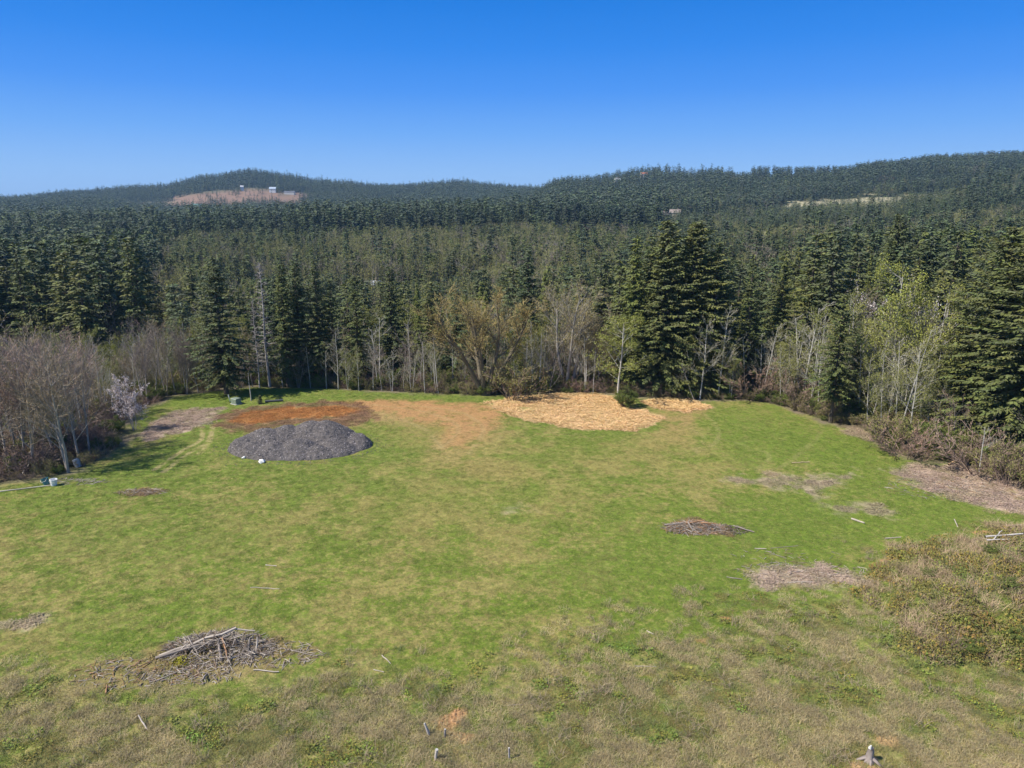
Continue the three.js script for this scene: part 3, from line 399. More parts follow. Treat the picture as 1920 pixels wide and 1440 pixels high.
tree('birch_tree', birches[2], -29.55,-129.6,9.5, 'thin white trunk with green haze at the lawn edge behind orange soil', T, { clear: 2, w: .8 });
tree('alder_tree', alders[0], -33.87,-130.87,12.37, 'bare pale alder at the lawn edge behind the orange soil', T, { clear: 2 });
tree('birch_tree', birches[1], -31.81,-130.02,8.4, 'low twin birch between the pale alder and the thin white trunk', T, { clear: 2, w: .9 });
// bare trees on the bank at the left
const BANK = 'bare trees on the left bank';
[[-67.44,-90.48,17.03],[-63.05,-91.34,17.16],[-67.34,-94.02,17.59],[-63.76,-95.89,17.43],[-68.17,-88.38,16.98],[-69.92,-93.11,17.44],[-63.97,-87.17,17.2],[-72.11,-98.83,17.26],[-67.95,-97.34,17.04],[-58.53,-85.99,18.23],[-59.19,-89.63,17.32],[-70.64,-104.1,16.91],[-59.67,-92.66,16.2],[-69.52,-108.12,16.29],[-76.51,-108.72,16.71],[-79.19,-105.79,16.82],[-68.95,-86.77,17.96],[-75.67,-93.11,17.96],[-66.74,-82.07,17.47],[-82.73,-108.12,16.97],[-75.5,-115.05,15.76],[-83.77,-117.78,15.72]]
  .forEach(([x, z, t], k) => tree('bare_tree', bares[k % 4], x, z, t, ['single-trunk', 'twin-stemmed', 'wide-crowned', 'many-stemmed'][k % 4] + ' leafless tree with ' + (k % 3 ? (k % 5 === 1 ? 'dark' : 'mauve') : 'olive') + ' twigs on the left bank', T, { group: BANK, m: k % 3 ? (k % 5 === 1 ? TINT.dim : TINT.mauve) : TINT.olive, clear: 2, w: 1.05 }));
[[-66.6,-121.37,15],[-65.79,-123.62,15.44],[-64.95,-125.95,14.13],[-63.52,-126.74,15.19],[-61.5,-126.74,13.61],[-59.99,-128.36,13.77],[-70.79,-127.55,15.28],[-68.58,-130.87,15.43],[-65.22,-132.59,14.17],[-58.66,-130.02,11.48],[-53.12,-132.59,10.01],[-51.44,-133.46,11.96]]
  .forEach(([x, z, t], k) => tree('bare_tree', bares[(k + 1) % 4], x, z, t, 'slim ' + (k % 2 ? 'olive' : 'dull grey') + ' bare tree between the pink blossom and lone conifer', T, { group: 'bare trees behind the mulch strip', m: k % 2 ? TINT.olive : TINT.dim, clear: 2, w: .8 }));
[[-20.94,-129.19,9.58],[-19.18,-128.36,8.2],[-11.46,-131.29,10.24],[-9.62,-131.72,9.12],[2.55,-128.36,10.74],[5.31,-128.36,12.76],[7.1,-127.55,8.86],[14.08,-128.36,13.77],[15.42,-127.55,9.88],[17.25,-130.87,17.45],[13.15,-132.59,17.24],[-26.85,-130.02,8.4],[-25.12,-129.6,9.5],[-23.1,-129.19,7.52],[-39.76,-132.59,8.96],[-42.08,-132.59,7.91],[-45.51,-133.46,9.86],[-36.38,-131.72,8.07]]
  .forEach(([x, z, t], k) => tree('alder_tree', k % 3 ? alders[k % 3] : bares[k % 4], x, z, t, 'thin ' + (k % 2 ? 'olive' : 'grey brown') + ' leafless tree in the front row of the far field edge', T, { group: 'thin trees along the far field edge', m: k % 2 ? TINT.olive : M_TWIG, clear: 1.5 }));
[[48.43,-119.91,11.26],[50.62,-122.11,14.7],[52.42,-117.09,15.46],[52.94,-115.05,18.44],[58.93,-115.05,19.33],[57.81,-109.93,16.53],[56.88,-105.79,12.14],[58.31,-104.1,13.3],[59.69,-102.47,17.65],[63.04,-101.4,14.62],[62.52,-98.83,11.13],[63.76,-108.72,20.08],[66.28,-104.1,22.22],[62.18,-122.86,20.28],[48.11,-125.95,10.17],[40.38,-123.62,10.59]]
  .forEach(([x, z, t], k) => tree('birch_tree', k % 3 === 2 ? alders[1] : birches[k % 3 + (k % 3 === 0 ? 1 : 0)], x, z, t, (k % 3 === 2 ? 'slender bare twin alder' : k % 4 ? 'slender yellow green twin birch' : 'slender pale twin birch') + ' in the growth along the right edge', T, { group: 'slender trees along the right edge', clear: 1.5, m: k % 4 ? M_TWIG : TINT.pale }));
// trees of the forest behind, each its own
const CANOPY = [[-0.9420, 425], [-0.7177, 432], [-0.6430, 415], [-0.5383, 425], [-0.5174, 490], [-0.4934, 520], [-0.4673, 482], [-0.4187, 500], [-0.3813, 512], [-0.3140, 498], [-0.2542, 500], [-0.1944, 512], [-0.1346, 515], [-0.0822, 505], [-0.0075, 485], [0.0449, 490], [0.1047, 475], [0.1421, 462], [0.1794, 445], [0.2692, 450], [0.3290, 480], [0.3888, 470], [0.4187, 425], [0.4934, 412], [0.5533, 420], [0.6131, 408], [0.6654, 415], [0.7252, 390], [1.0019, 380]];
function canopy(x, z) { const d = -z, a = x / d; let k = 0; while (k < CANOPY.length - 2 && CANOPY[k + 1][0] < a) k++; const A = CANOPY[k], B = CANOPY[k + 1], y = lerp(A[1], B[1], clamp((a - A[0]) / (B[0] - A[0]))); return 33 + (400 - y) / 1299 * 1.03 * d; }
const fillConifers = [], fillHard = [];
{
  const r = rng(5), cells = new Map(), key = (x, z) => Math.floor(x / 8) + ',' + Math.floor(z / 8);
  for (const p of planted) { const k = key(p[0], p[1]); if (!cells.has(k)) cells.set(k, []); cells.get(k).push(p); }
  const free = (x, z, c) => { for (let i = -1; i < 2; i++) for (let j = -1; j < 2; j++) for (const p of cells.get(key(x + i * 8, z + j * 8)) ?? []) if (Math.hypot(p[0] - x, p[1] - z) < Math.max(c, (p[2] + c) * .5)) return false; return true; };
  for (let n = 0; n < 26000; n++) {
    const d = 70 + 270 * Math.sqrt(r()), x = (r() * 2 - 1) * (.84 * d + 8), z = -d; if (depthIn(FIELD, x, z) > -3.5) continue;
    const a = x / d, edge = -depthIn(FIELD, x, z), patch = fbm(x * .02 + 5, z * .02, 3);
    if (d < 124 && Math.abs(x) < 62) continue;
    let con = patch > .47 || edge > 30 ? .86 : .5; if (a < -0.5009 && d < 165) { con = .04; if (d < 130 && r() < .55) continue; } if (edge < 14) con *= .3; if (a > -0.5219 && a < -0.4710 && d > 180) con = .3; if (a > 0.4635 && a < 0.5832 && d < 150) con = .25;
    if (a > -0.0449 && a < 0.0748 && d > 260) con = .45;
    const isC = r() < con, gap = isC ? 5.4 : edge < 14 ? 2.3 : 3.2; if (!free(x, z, gap)) continue;
    const top = canopy(x, z), room = top - rise(x, z); let H = isC ? (.58 + .42 * Math.pow(r(), .7)) * Math.min(room, 36) : Math.min(room * .8, edge < 14 ? 8 + 7 * r() : 13 + 7 * r()); if (a < -0.5009 && d < 165) H = Math.min(H, 10 + 5 * r()); if (H < 6) continue;
    const p = [x, z, gap]; const k = key(x, z); if (!cells.has(k)) cells.set(k, []); cells.get(k).push(p);
    (isC ? fillConifers : fillHard).push({ x, z, H, d: Math.hypot(x, z), a, u: r(), v: r(), u2: r() });
  }
}
const seen = (t) => Math.abs(t.a) < .78; // in front of the camera's view, a little beyond its edges
fillConifers.sort((p, q) => seen(q) - seen(p) || p.d - q.d); fillHard.sort((p, q) => seen(q) - seen(p) || p.d - q.d);
const ownC = fillConifers.splice(0, 268), ownH = fillHard.splice(0, 230);
const side = (t) => t.a < -0.4934 ? 0 : t.a < -0.1495 ? 1 : t.a < 0.1346 ? 2 : t.a < 0.4037 ? 3 : 4;
const WOODS = ['left of the lone conifer, behind the bare bank trees', 'behind the gravel heap and orange soil', 'behind the spreading willows', 'behind the big conifer clump', 'on the wooded slope at the right'];
for (const t of ownC) { const k = side(t); tree('forest_conifer', t.u < .08 ? cedars[1] : forestFirs[Math.floor(t.v * 6)], t.x, t.z, 0, (t.H > 28 ? 'tall ' : t.H < 20 ? 'short ' : '') + (t.u < .08 ? 'bright cedar ' : ['green ', 'olive ', 'blue green ', 'yellowish ', 'dark '][Math.floor(t.u * 4.99)] + 'conifer ') + WOODS[k], C, { H: t.H, group: 'forest conifers ' + WOODS[k], m: t.u < .08 ? M_CEDAR : N[Math.floor(t.u * 4.99)], w: .9 + .6 * t.u2, turn: t.v * 60 }); }
for (const t of ownH) { const k = side(t), b = t.u < .42 ? birches[Math.floor(t.v * 3)] : t.u < .62 ? bares[Math.floor(t.v * 4)] : alders[Math.floor(t.v * 3)]; tree('forest_hardwood', b, t.x, t.z, 0, (t.H > 16 ? 'tall ' : 'low ') + (t.u < .42 ? 'budding birch ' : t.u < .62 ? 'leafless tree ' : 'bare pale-trunked alder ') + WOODS[k], T, { H: t.H, group: 'forest hardwoods ' + WOODS[k], m: [TINT.dim, TINT.olive, M_TWIG, TINT.mauve][Math.floor(t.v * 3.99)], w: 1, turn: t.v * 60 }); }

// ---------------------------------------------------------------- the far forest, too many to count
{
  const forest = tag(new THREE.Group(), 'unbroken conifer forest over the valley and far hills', null, null, 'stuff'); forest.name = 'conifer_forest'; scene.add(forest);
  const woods = tag(new THREE.Group(), 'bare and budding hardwoods scattered through the far forest', null, null, 'stuff'); woods.name = 'hardwood_forest'; scene.add(woods);
  const near_ = firs.slice(0, 3).map(() => []), mid = midFirs.map(() => []), far = farFirs.map(() => []), hard = [[], [], []];
  const needle = (u, v) => { const k = .55 + .85 * v; return [lerp(.046, .112, u) * k, lerp(.084, .142, u) * k, lerp(.040, .020, u) * k]; };
  for (const t of fillConifers) { const c = needle(t.u, t.v), s = t.H / 26; near_[Math.floor(t.v * 3)].push([t.x, rise(t.x, t.z), t.z, t.v * 40, s * (.95 + .55 * t.u2), s, ...c]); }
  const puff = (H, u) => hard[Math.floor(u * 3)];
  for (const t of fillHard) { const v = .8 + .4 * t.v; hard[Math.floor(t.u * 3)].push([t.x, rise(t.x, t.z), t.z, t.v * 40, t.H / 16, t.H / 16, v, v, v]); }
  const r = rng(77);
  const stand = (a, d) => {
    if (a < -0.5009) return d < 1000 ? [7.2, 22, 34, .92, .4] : [9.6, 15, 27, .97, .15];
    if (a < 0.2056) return d < 620 ? [6, 10, 21, .78, .9] : d < 1000 ? [7.2, 22, 35, .95, .25] : [9.2, 14, 26, .97, .15];
    return d < 480 ? [6, 9, 20, .88, .7] : d < 880 ? [5, 7, 14, .95, .6] : d < 1150 ? [6, 15, 22, .95, .3] : [7.6, 16, 27, .96, .15];
  };
  for (const [d0, d1, lo, hi] of [[340, 1000, -9, -0.5009], [1000, 2500, -9, -0.5009], [340, 620, -0.5009, 0.2056], [620, 1000, -0.5009, 0.2056], [1000, 2560, -0.5009, 0.2056], [340, 480, 0.2056, 9], [480, 880, 0.2056, 9], [880, 1150, 0.2056, 9], [1150, 1740, 0.2056, 9]]) {
    const a0 = Math.max(lo, -.80), a1 = Math.min(hi, .80), [sp, h0, h1, con, warm] = stand((a0 + a1) / 2, (d0 + d1) / 2);
    for (let d = d0; d < d1; d += sp) for (let x = a0 * d; x < a1 * d; x += sp) {
      const px = x + (r() - .5) * sp * .95, pd = d + (r() - .5) * sp * .95, z = -pd, u = r(), v = r(), w = r(), a = px / pd, q = clearing(px, z), pt = fbm(px * .011 + 31, z * .011, 3);
      if (q && w > (q.thin ?? .03) && !(q === CLEARINGS[0] && ((a > -0.3776 && a < -0.3252 && pd < 1960) || (a > -0.4247 && a < -0.3978 && pd > 1900 && pd < 1990) || (a > -0.3888 && a < -0.3798 && pd > 2030)))) continue;
      if (pd > 1455 && pd < 1560 && a > 0.3065 && a < 0.4785) { const col = (a - 0.3065) / (0.4785 - 0.3065) * 230 + 1370; if ([[1437, 1443], [1476, 1483], [1544, 1550]].some(([s, e]) => col > s && col < e)) continue; }
      if (pd > 1560 && a > 0.2766) continue;
      if (d0 === 340 && lo > -9 && pt > .60 && w < .75) { /* a hollow of hardwoods */ } else if (w > .93) continue;
      const isC = pt > .55 && pd < 640 ? u < .42 : u < con, y = rise(px, z) - .3; let H = lerp(h0, h1, v * .8 + .2 * fbm(px * .02, z * .02, 2)); if (q) H *= .6;
      if (pd > 1330 && pd < 1456 && a > 0.3065 && a < 0.4785) H *= .45; if (pd >= 1456 && a > 0.2916 && a < 0.3305) H *= .55; if (pd > 1500 && pd < 1740 && a > 0.0748 && a < 0.2766) H *= .55 + .55 * v;
      if (isC) { const s = H / 26, wd = s * (1.05 + .45 * r()) * (H < 14 ? 1.1 : 1), c = needle(clamp(warm + (r() - .5) * .5 + (pt - .5)), r()), L = pd < 700 ? mid : far; L[Math.floor(r() * 3)].push([px, y, z, r() * 6.28, wd, s, ...c]); }
      else { const s = Math.min(H, 17) / 16, b = .75 + .5 * r(); hard[Math.floor(r() * 3)].push([px, y, z, r() * 6.28, s, s, b, b, b]); }
    }
  }
  for (const [d0, d1, sp, h0, h1] of [[350, 640, 17, 20, 32], [640, 1000, 15, 26, 40], [1000, 1700, 17, 22, 36], [1700, 2500, 21, 20, 34]]) for (let d = d0; d < d1; d += sp) for (let x = -.8 * d; x < .8 * d; x += sp) { // taller old trees standing out of the stands
    const px = x + (r() - .5) * sp, pd = d + (r() - .5) * sp, z = -pd, a = px / pd, pt = fbm(px * .007 + 11, z * .009, 3), v = r(), q = clearing(px, z); if (q && r() > .12) continue;
    if (r() > (d0 === 350 ? sstep(.42, .62, pt) * .8 : a > 0.2056 && pd < 880 ? sstep(.5, .68, pt) * .6 : sstep(.3, .62, pt)) || (pd > 1330 && a > 0.2916) || (a > 0.2916 && a < 0.6131 && pd > 420 && pd < 1040 && r() < .85)) continue;
    const H = lerp(h0, h1, v) * (q ? .6 : 1), s = H / 26, c = needle(.1 + .35 * r(), r() * .8); (pd < 800 ? mid : far)[Math.floor(r() * 3)].push([px, rise(px, z) - .3, z, r() * 6.28, s * (.85 + .35 * r()), s, ...c]);
  }
  const joined = (t) => { // trunk and crown as one shape; the crown takes the copy's colour, the trunk keeps a dark one
    const g = new THREE.BufferGeometry(), cat = (n) => { const a = t.crown.attributes[n].array, b = t.trunk.attributes[n].array, o = new Float32Array(a.length + b.length); o.set(a); o.set(b, a.length); return new THREE.BufferAttribute(o, 3); };
    for (const n of ['position', 'normal', 'color']) g.setAttribute(n, cat(n));
    const nv = t.crown.attributes.position.count; g.setIndex([...t.crown.index.array, ...[...t.trunk.index.array].map((k) => k + nv)]); return g;
  };
  const M = mat(1, 1, 1, .9, { transmission: .22, thickness: 0 });
  near_.forEach((l, k) => copies('conifers', joined(forestFirs[k]), M, l, forest)); mid.forEach((l, k) => copies('conifers', joined(midFirs[k]), M, l, forest)); far.forEach((l, k) => copies('conifers', joined(farFirs[k]), M, l, forest));
  const small = { ...BARE, kids: [8, 5, 5], tw: .11 };
  const hs = [hardwood(121, { ...small, wood: [.2, .17, .14], twig: [.27, .225, .18] }), hardwood(122, { ...small, wood: [.25, .23, .19], twig: [.24, .22, .11], leaf: { n: 2, keep: .6, reach: .9, size: .4, a: [.25, .25, .06], b: [.19, .20, .05] } }), hardwood(123, { ...small, wood: [.2, .18, .14], twig: [.25, .22, .12], stems: 2, spread: .3, leaf: { n: 1, keep: .5, reach: .9, size: .4, a: [.23, .22, .06], b: [.2, .2, .05] } })];
  hard.forEach((l, k) => copies('hardwoods', joined(hs[k]), M_TWIG, l, woods));
  console.log('forest', near_.map((l) => l.length), mid.map((l) => l.length), far.map((l) => l.length), hard.map((l) => l.length), 'own', ownC.length, ownH.length);
}

// ---------------------------------------------------------------- shrubs and undergrowth
{
  const G = 'brush along the field edge', S = 'shrub';
  tree('shrub', thickets[1], 0.2,-123.62,7.44, 'rounded brown shrub at the left end of the straw', S, { w: 1.3 });
  tree('shrub', thickets[2], 20.14,-117.78,3.88, 'dark leafy evergreen bush at the foot of the young birch', S, { w: 1.0 });
  tree('shrub', thickets[0], 44.26,-122.86,8.77, 'mauve brown leafless thicket at the far right field edge', S, { w: 1.1, m: TINT.mauve });
  tree('shrub', thickets[0], 50.73,-116.4,7.24, 'grey brown thicket under the twin-trunk alder', S, { w: 1.2 });
  tree('shrub', thickets[0], 61.48,-85.99,6.9, 'brown brush heap around the pale sapling on the wood chips', S, { w: 1.5 });
  tree('shrub', thickets[1], 62.22,-81.18,6.31, 'dark stemmed bush with sparse green leaves on the wood chips', S, { w: 1 });
  tree('shrub', thickets[0], 55.02,-91.34,5.66, 'tangled mauve brush at the grass edge below the small birch', S, { w: 1.5, m: TINT.mauve });
  tree('shrub', thickets[2], 60.65,-92.66,4.1, 'green brown bush between the tangled brush and the brush heap', S, { w: 1.4 });
  tree('shrub', thickets[1], 54.81,-95.89,5.5, 'olive bush above the corner of the bright grass', S, { w: 1.3 });
  const r = rng(9), list = [[], [], []];
  for (let n = 0; n < 60000; n++) {
    const d = 72 + 100 * r(), x = (r() * 2 - 1) * (.82 * d + 6), e = depthIn(FIELD, x, -d); if (e > -1.2 || e < -38 || r() > 1.1 * Math.exp(e * .05) || (x < -50 && e > -7 && r() < .75)) continue;
    const k = x < -52 && d < 125 ? (r() < .72 ? 0 : r() < .3 ? 2 : 1) : r() < .42 ? 0 : r() < .7 ? 1 : 2, s = (.4 + 1.1 * r() * r()) * (e > -4 ? .7 : 1), v = .85 + .5 * r(); list[k].push([x, rise(x, -d) - .1, -d, r() * 6.28, s * 1.3, s, v, v * (.95 + .1 * r()), v]);
    if (list[0].length + list[1].length + list[2].length > 5600) break;
  }
  const u = tag(new THREE.Group(), 'tangled brush and saplings under the trees round the field', null, null, 'stuff'); u.name = 'undergrowth'; scene.add(u);
  const join = (t) => { const s = new Shape(); for (const g of [t.crown, t.trunk]) { const k = s.p.length / 3; for (const [a, n] of [['p', 'position'], ['n', 'normal'], ['c', 'color']]) for (const q of g.attributes[n].array) s[a].push(q); for (const q of g.index.array) s.i.push(q + k); } return s.build(); };
  list.forEach((l, k) => copies('brush', join(thickets[k]), M_TWIG, l, u));
}

// ---------------------------------------------------------------- grass, weeds, straw, chips
{
  const r = rng(21);
  const turf = (n, R, h0, h1, w, lean) => { const s = new Shape(); for (let k = 0; k < n; k++) { const a = r() * 6.283, q = R * Math.sqrt(r()), p = [Math.cos(a) * q, -.02, Math.sin(a) * q], h = lerp(h0, h1, r() * r()), b = r() * 6.283, e = [Math.cos(b), 0, Math.sin(b)], l = lean * (.3 + r()), f = r() * 6.283, d = [Math.cos(f) * w / 2, 0, Math.sin(f) * w / 2], v = .72 + .56 * r(), c = [v * (.92 + .2 * r()), v, v * (.85 + .3 * r())], m = add(p, [e[0] * l * h * .35, h * .6, e[2] * l * h * .35]), t = add(p, [e[0] * l * h, h * (1 - .25 * l), e[2] * l * h]); if (h > .2) { s.quad(add(p, d), add(p, d, -1), add(m, d, -.8), add(m, d, .8), c); s.tri(add(m, d, .8), add(m, d, -.8), t, c); } else s.tri(add(p, d), add(p, d, -1), t, c); } return s.build(); };
  const weed = (n, R, h, size) => { const s = new Shape(); for (let k = 0; k < n; k++) { const a = r() * 6.283, q = R * Math.sqrt(r()), p = [Math.cos(a) * q, h * r() * (1 - .6 * (q / R) ** 2), Math.sin(a) * q], v = .65 + .7 * r(), l = size * (.6 + .8 * r()); s.spray(p, nrm([r() - .5, r() * .6 - .1, r() - .5]), l, l * .65, nrm([(r() - .5) * .8, 1, (r() - .5) * .8]), [v * (.85 + .35 * r()), v, v * .9]); } return s.build(); };
  const canes = (n) => { const s = new Shape(); for (let k = 0; k < n; k++) { const a = r() * 6.283, q = .5 * r(), p = [Math.cos(a) * q, 0, Math.sin(a) * q], b = r() * 6.283, v = .7 + .6 * r(); s.twig(p, nrm([Math.cos(b) * .7, 1, Math.sin(b) * .7]), .5 + .9 * r(), .022, [Math.cos(b) * .8, -.9 * r(), Math.sin(b) * .8], r, [v, v * (.95 + .1 * r()), v]); } return s.build(); };
  const shortG = [turf(46, .36, .05, .13, .03, .9), turf(46, .36, .04, .16, .028, 1), turf(40, .32, .06, .2, .028, 1)], tallG = [turf(70, .45, .22, .55, .018, .9), turf(60, .38, .25, .7, .016, .7), turf(90, .55, .2, .4, .02, 1.3)], weeds = [weed(60, .45, .16, .12), weed(90, .6, .45, .13), weed(50, .35, .3, .11)], cane = [canes(26), canes(18)];
  const L = { s: [[], [], []], t: [[], [], []], w: [[], [], []], c: [[], []] };
  for (let n = 0; n < 120000; n++) {
    const d = 33 + 105 * Math.pow(r(), .85), x = (r() * 2 - 1) * (.80 * d + 3), z = -d; const e = depthIn(FIELD, x, z); if (e < .3) continue;
    const g = ground(x, z, false); if (r() < g.bare * 1.05 - .06) continue;
    const k = Math.floor(r() * 3), v = .75 + .6 * r(), y = rise(x, z), rough = depthIn(ROUGH, x, z) + 3 * (fbm(x * .3, z * .3, 3) - .5) * 2, nn = fbm(x * .4 + 11, z * .4 + 3, 3);
    const c = mix3(g.c, r() > clamp(g.dry * .8 + (nn - .5) * 1.5) ? [.126, .192, .014] : [.32, .27, .086], .35 + .5 * r());
    L.s[k].push([x, y, z, r() * 6.28, .9 + .3 * r(), (rough > 0 ? 1.3 : .75) + .5 * r(), c[0] * v, c[1] * v, c[2] * v]);
  }
  for (let n = 0; n < 30000; n++) { // the rough, unmown near strip and the brambles on the right
    const d = 32 + 45 * r(), x = (r() * 2 - 1) * (.80 * d + 3), z = -d, y = rise(x, z), rough = depthIn(ROUGH, x, z) + 16 * (fbm(x * .16, z * .16, 4) - .5), br = depthIn(BRAMBLE, x, z) + 7 * (fbm(x * .2 + 8, z * .2, 3) - .5); const edge = sstep(-6, 5, rough); if (br < 0 && r() > edge) continue;
    const g = ground(x, z, false); if (r() < g.bare * 1.1) continue;
    const pn = fbm(x * .33 + 20, z * .33 + 4, 3), pm = fbm(x * .5 + 60, z * .5, 3), u = r(), v = .75 + .5 * r();
    if (br > 0 && u < .62) { if (pm > .52 && r() < .6) L.w[1].push([x, y, z, r() * 6.28, .8 + .7 * r(), 1 + 1.5 * r(), lerp(.17, .28, r()) * v, lerp(.17, .24, r()) * v, .04 * v]); else if (r() < .6) L.c[u < .3 ? 0 : 1].push([x, y, z, r() * 6.28, .8 + .6 * r(), .7 + .6 * r(), .36 * v, .26 * v, .16 * v]); else L.w[2].push([x, y, z, r() * 6.28, 1, 1, .27 * v, .25 * v, .07 * v]); continue; }
    if (pn > .5 && u < .6) { const b = lerp(.34, .54, r()) * v; L.t[Math.floor(r() * 3)].push([x, y, z, r() * 6.28, .8 + .5 * r(), .5 + .6 * r(), b, b * .83, b * .42]); }
    else if (pm > .57 && u < .5) L.w[Math.floor(r() * 2) * 2].push([x, y, z, r() * 6.28, .7 + .7 * r(), .7 + .7 * r(), lerp(.16, .26, r()) * v, lerp(.20, .27, r()) * v, .035 * v]);
    else if (u < .55) { const b = v; L.t[Math.floor(r() * 3)].push([x, y, z, r() * 6.28, .8 + .4 * r(), .4 + .4 * r(), lerp(.20, .34, r()) * b, lerp(.22, .30, r()) * b, .075 * b]); }
    else if (u < .62 && pn < .44) L.c[0].push([x, y, z, r() * 6.28, .7 + .5 * r(), .5 + .5 * r(), .30 * v, .23 * v, .15 * v]);
  }
  const M = mat(1, 1, 1, .9, { transmission: .25, thickness: 0 }), gr = tag(new THREE.Group(), 'short green and straw-coloured grass over the field', null, null, 'stuff'); gr.name = 'grass'; scene.add(gr);
  L.s.forEach((l, k) => copies('turf', shortG[k], M, l, gr)); L.t.forEach((l, k) => copies('tall_grass', tallG[k], M, l, gr));
  const wd = tag(new THREE.Group(), 'low weeds and bramble growing through the rough near grass', null, null, 'stuff'); wd.name = 'weeds'; scene.add(wd);
  L.w.forEach((l, k) => copies('leaves', weeds[k], M, l, wd)); L.c.forEach((l, k) => copies('canes', cane[k], mat(1, 1, 1, .95), l, wd));
  // loose straw and wood chips
  const scatter = (n, R, l, w, up) => { const s = new Shape(); for (let k = 0; k < n; k++) { const a = r() * 6.283, q = R * Math.sqrt(r()), p = [Math.cos(a) * q, .02 + up * r(), Math.sin(a) * q], b = r() * 6.283, v = .75 + .5 * r(), len = l * (.5 + r()); s.spray(p, nrm([Math.cos(b), (r() - .35) * .5, Math.sin(b)]), len, w * (.6 + .8 * r()), nrm([(r() - .5) * .7, 1, (r() - .5) * .7]), [v, v * (.94 + .1 * r()), v * (.85 + .3 * r())]); } return s.build(); };
  const straw = [], chips = [], want = (name) => PATCHES.filter((p) => p.c === name);
  for (const q of want('straw')) for (let n = 0; n < 5200; n++) { const x = lerp(q.box[0], q.box[1], r()), z = lerp(q.box[2], q.box[3], r()); if (ground(x, z, false).bare < .75 || depthIn(q.p, x, z) < -1) continue; const c = ground(x, z, false).c, v = .95 + .3 * r(); straw.push([x, rise(x, z), z, r() * 6.28, .8 + .6 * r(), .6 + 1.4 * r() * r(), c[0] * v, c[1] * v, c[2] * v]); }
  for (const q of [...want('chips'), ...want('brown')]) for (let n = 0; n < Math.min(2600, 3 * (q.box[1] - q.box[0]) * (q.box[3] - q.box[2])); n++) { const x = lerp(q.box[0], q.box[1], r()), z = lerp(q.box[2], q.box[3], r()), g = ground(x, z, false); if (g.bare < .45 || depthIn(q.p, x, z) < -1) continue; const v = .75 + .5 * r(); chips.push([x, rise(x, z), z, r() * 6.28, .7 + .6 * r(), .7 + .8 * r(), g.c[0] * v, g.c[1] * v * .98, g.c[2] * v]); }
  const so = copies('straw', scatter(40, .6, .45, .07, .12), mat(1, 1, 1, .9), straw, scene); tag(so, 'loose golden straw spread over the seeded ground', null, null, 'stuff');
  const co = copies('wood_chips', scatter(40, .6, .28, .07, .08), mat(1, 1, 1, .95), chips, scene); tag(co, 'scattered wood chips and twigs on the bare patches', null, null, 'stuff');
  console.log('ground cover', Object.values(L).map((a) => a.map((l) => l.length)).flat().join(' '), straw.length, chips.length);
}

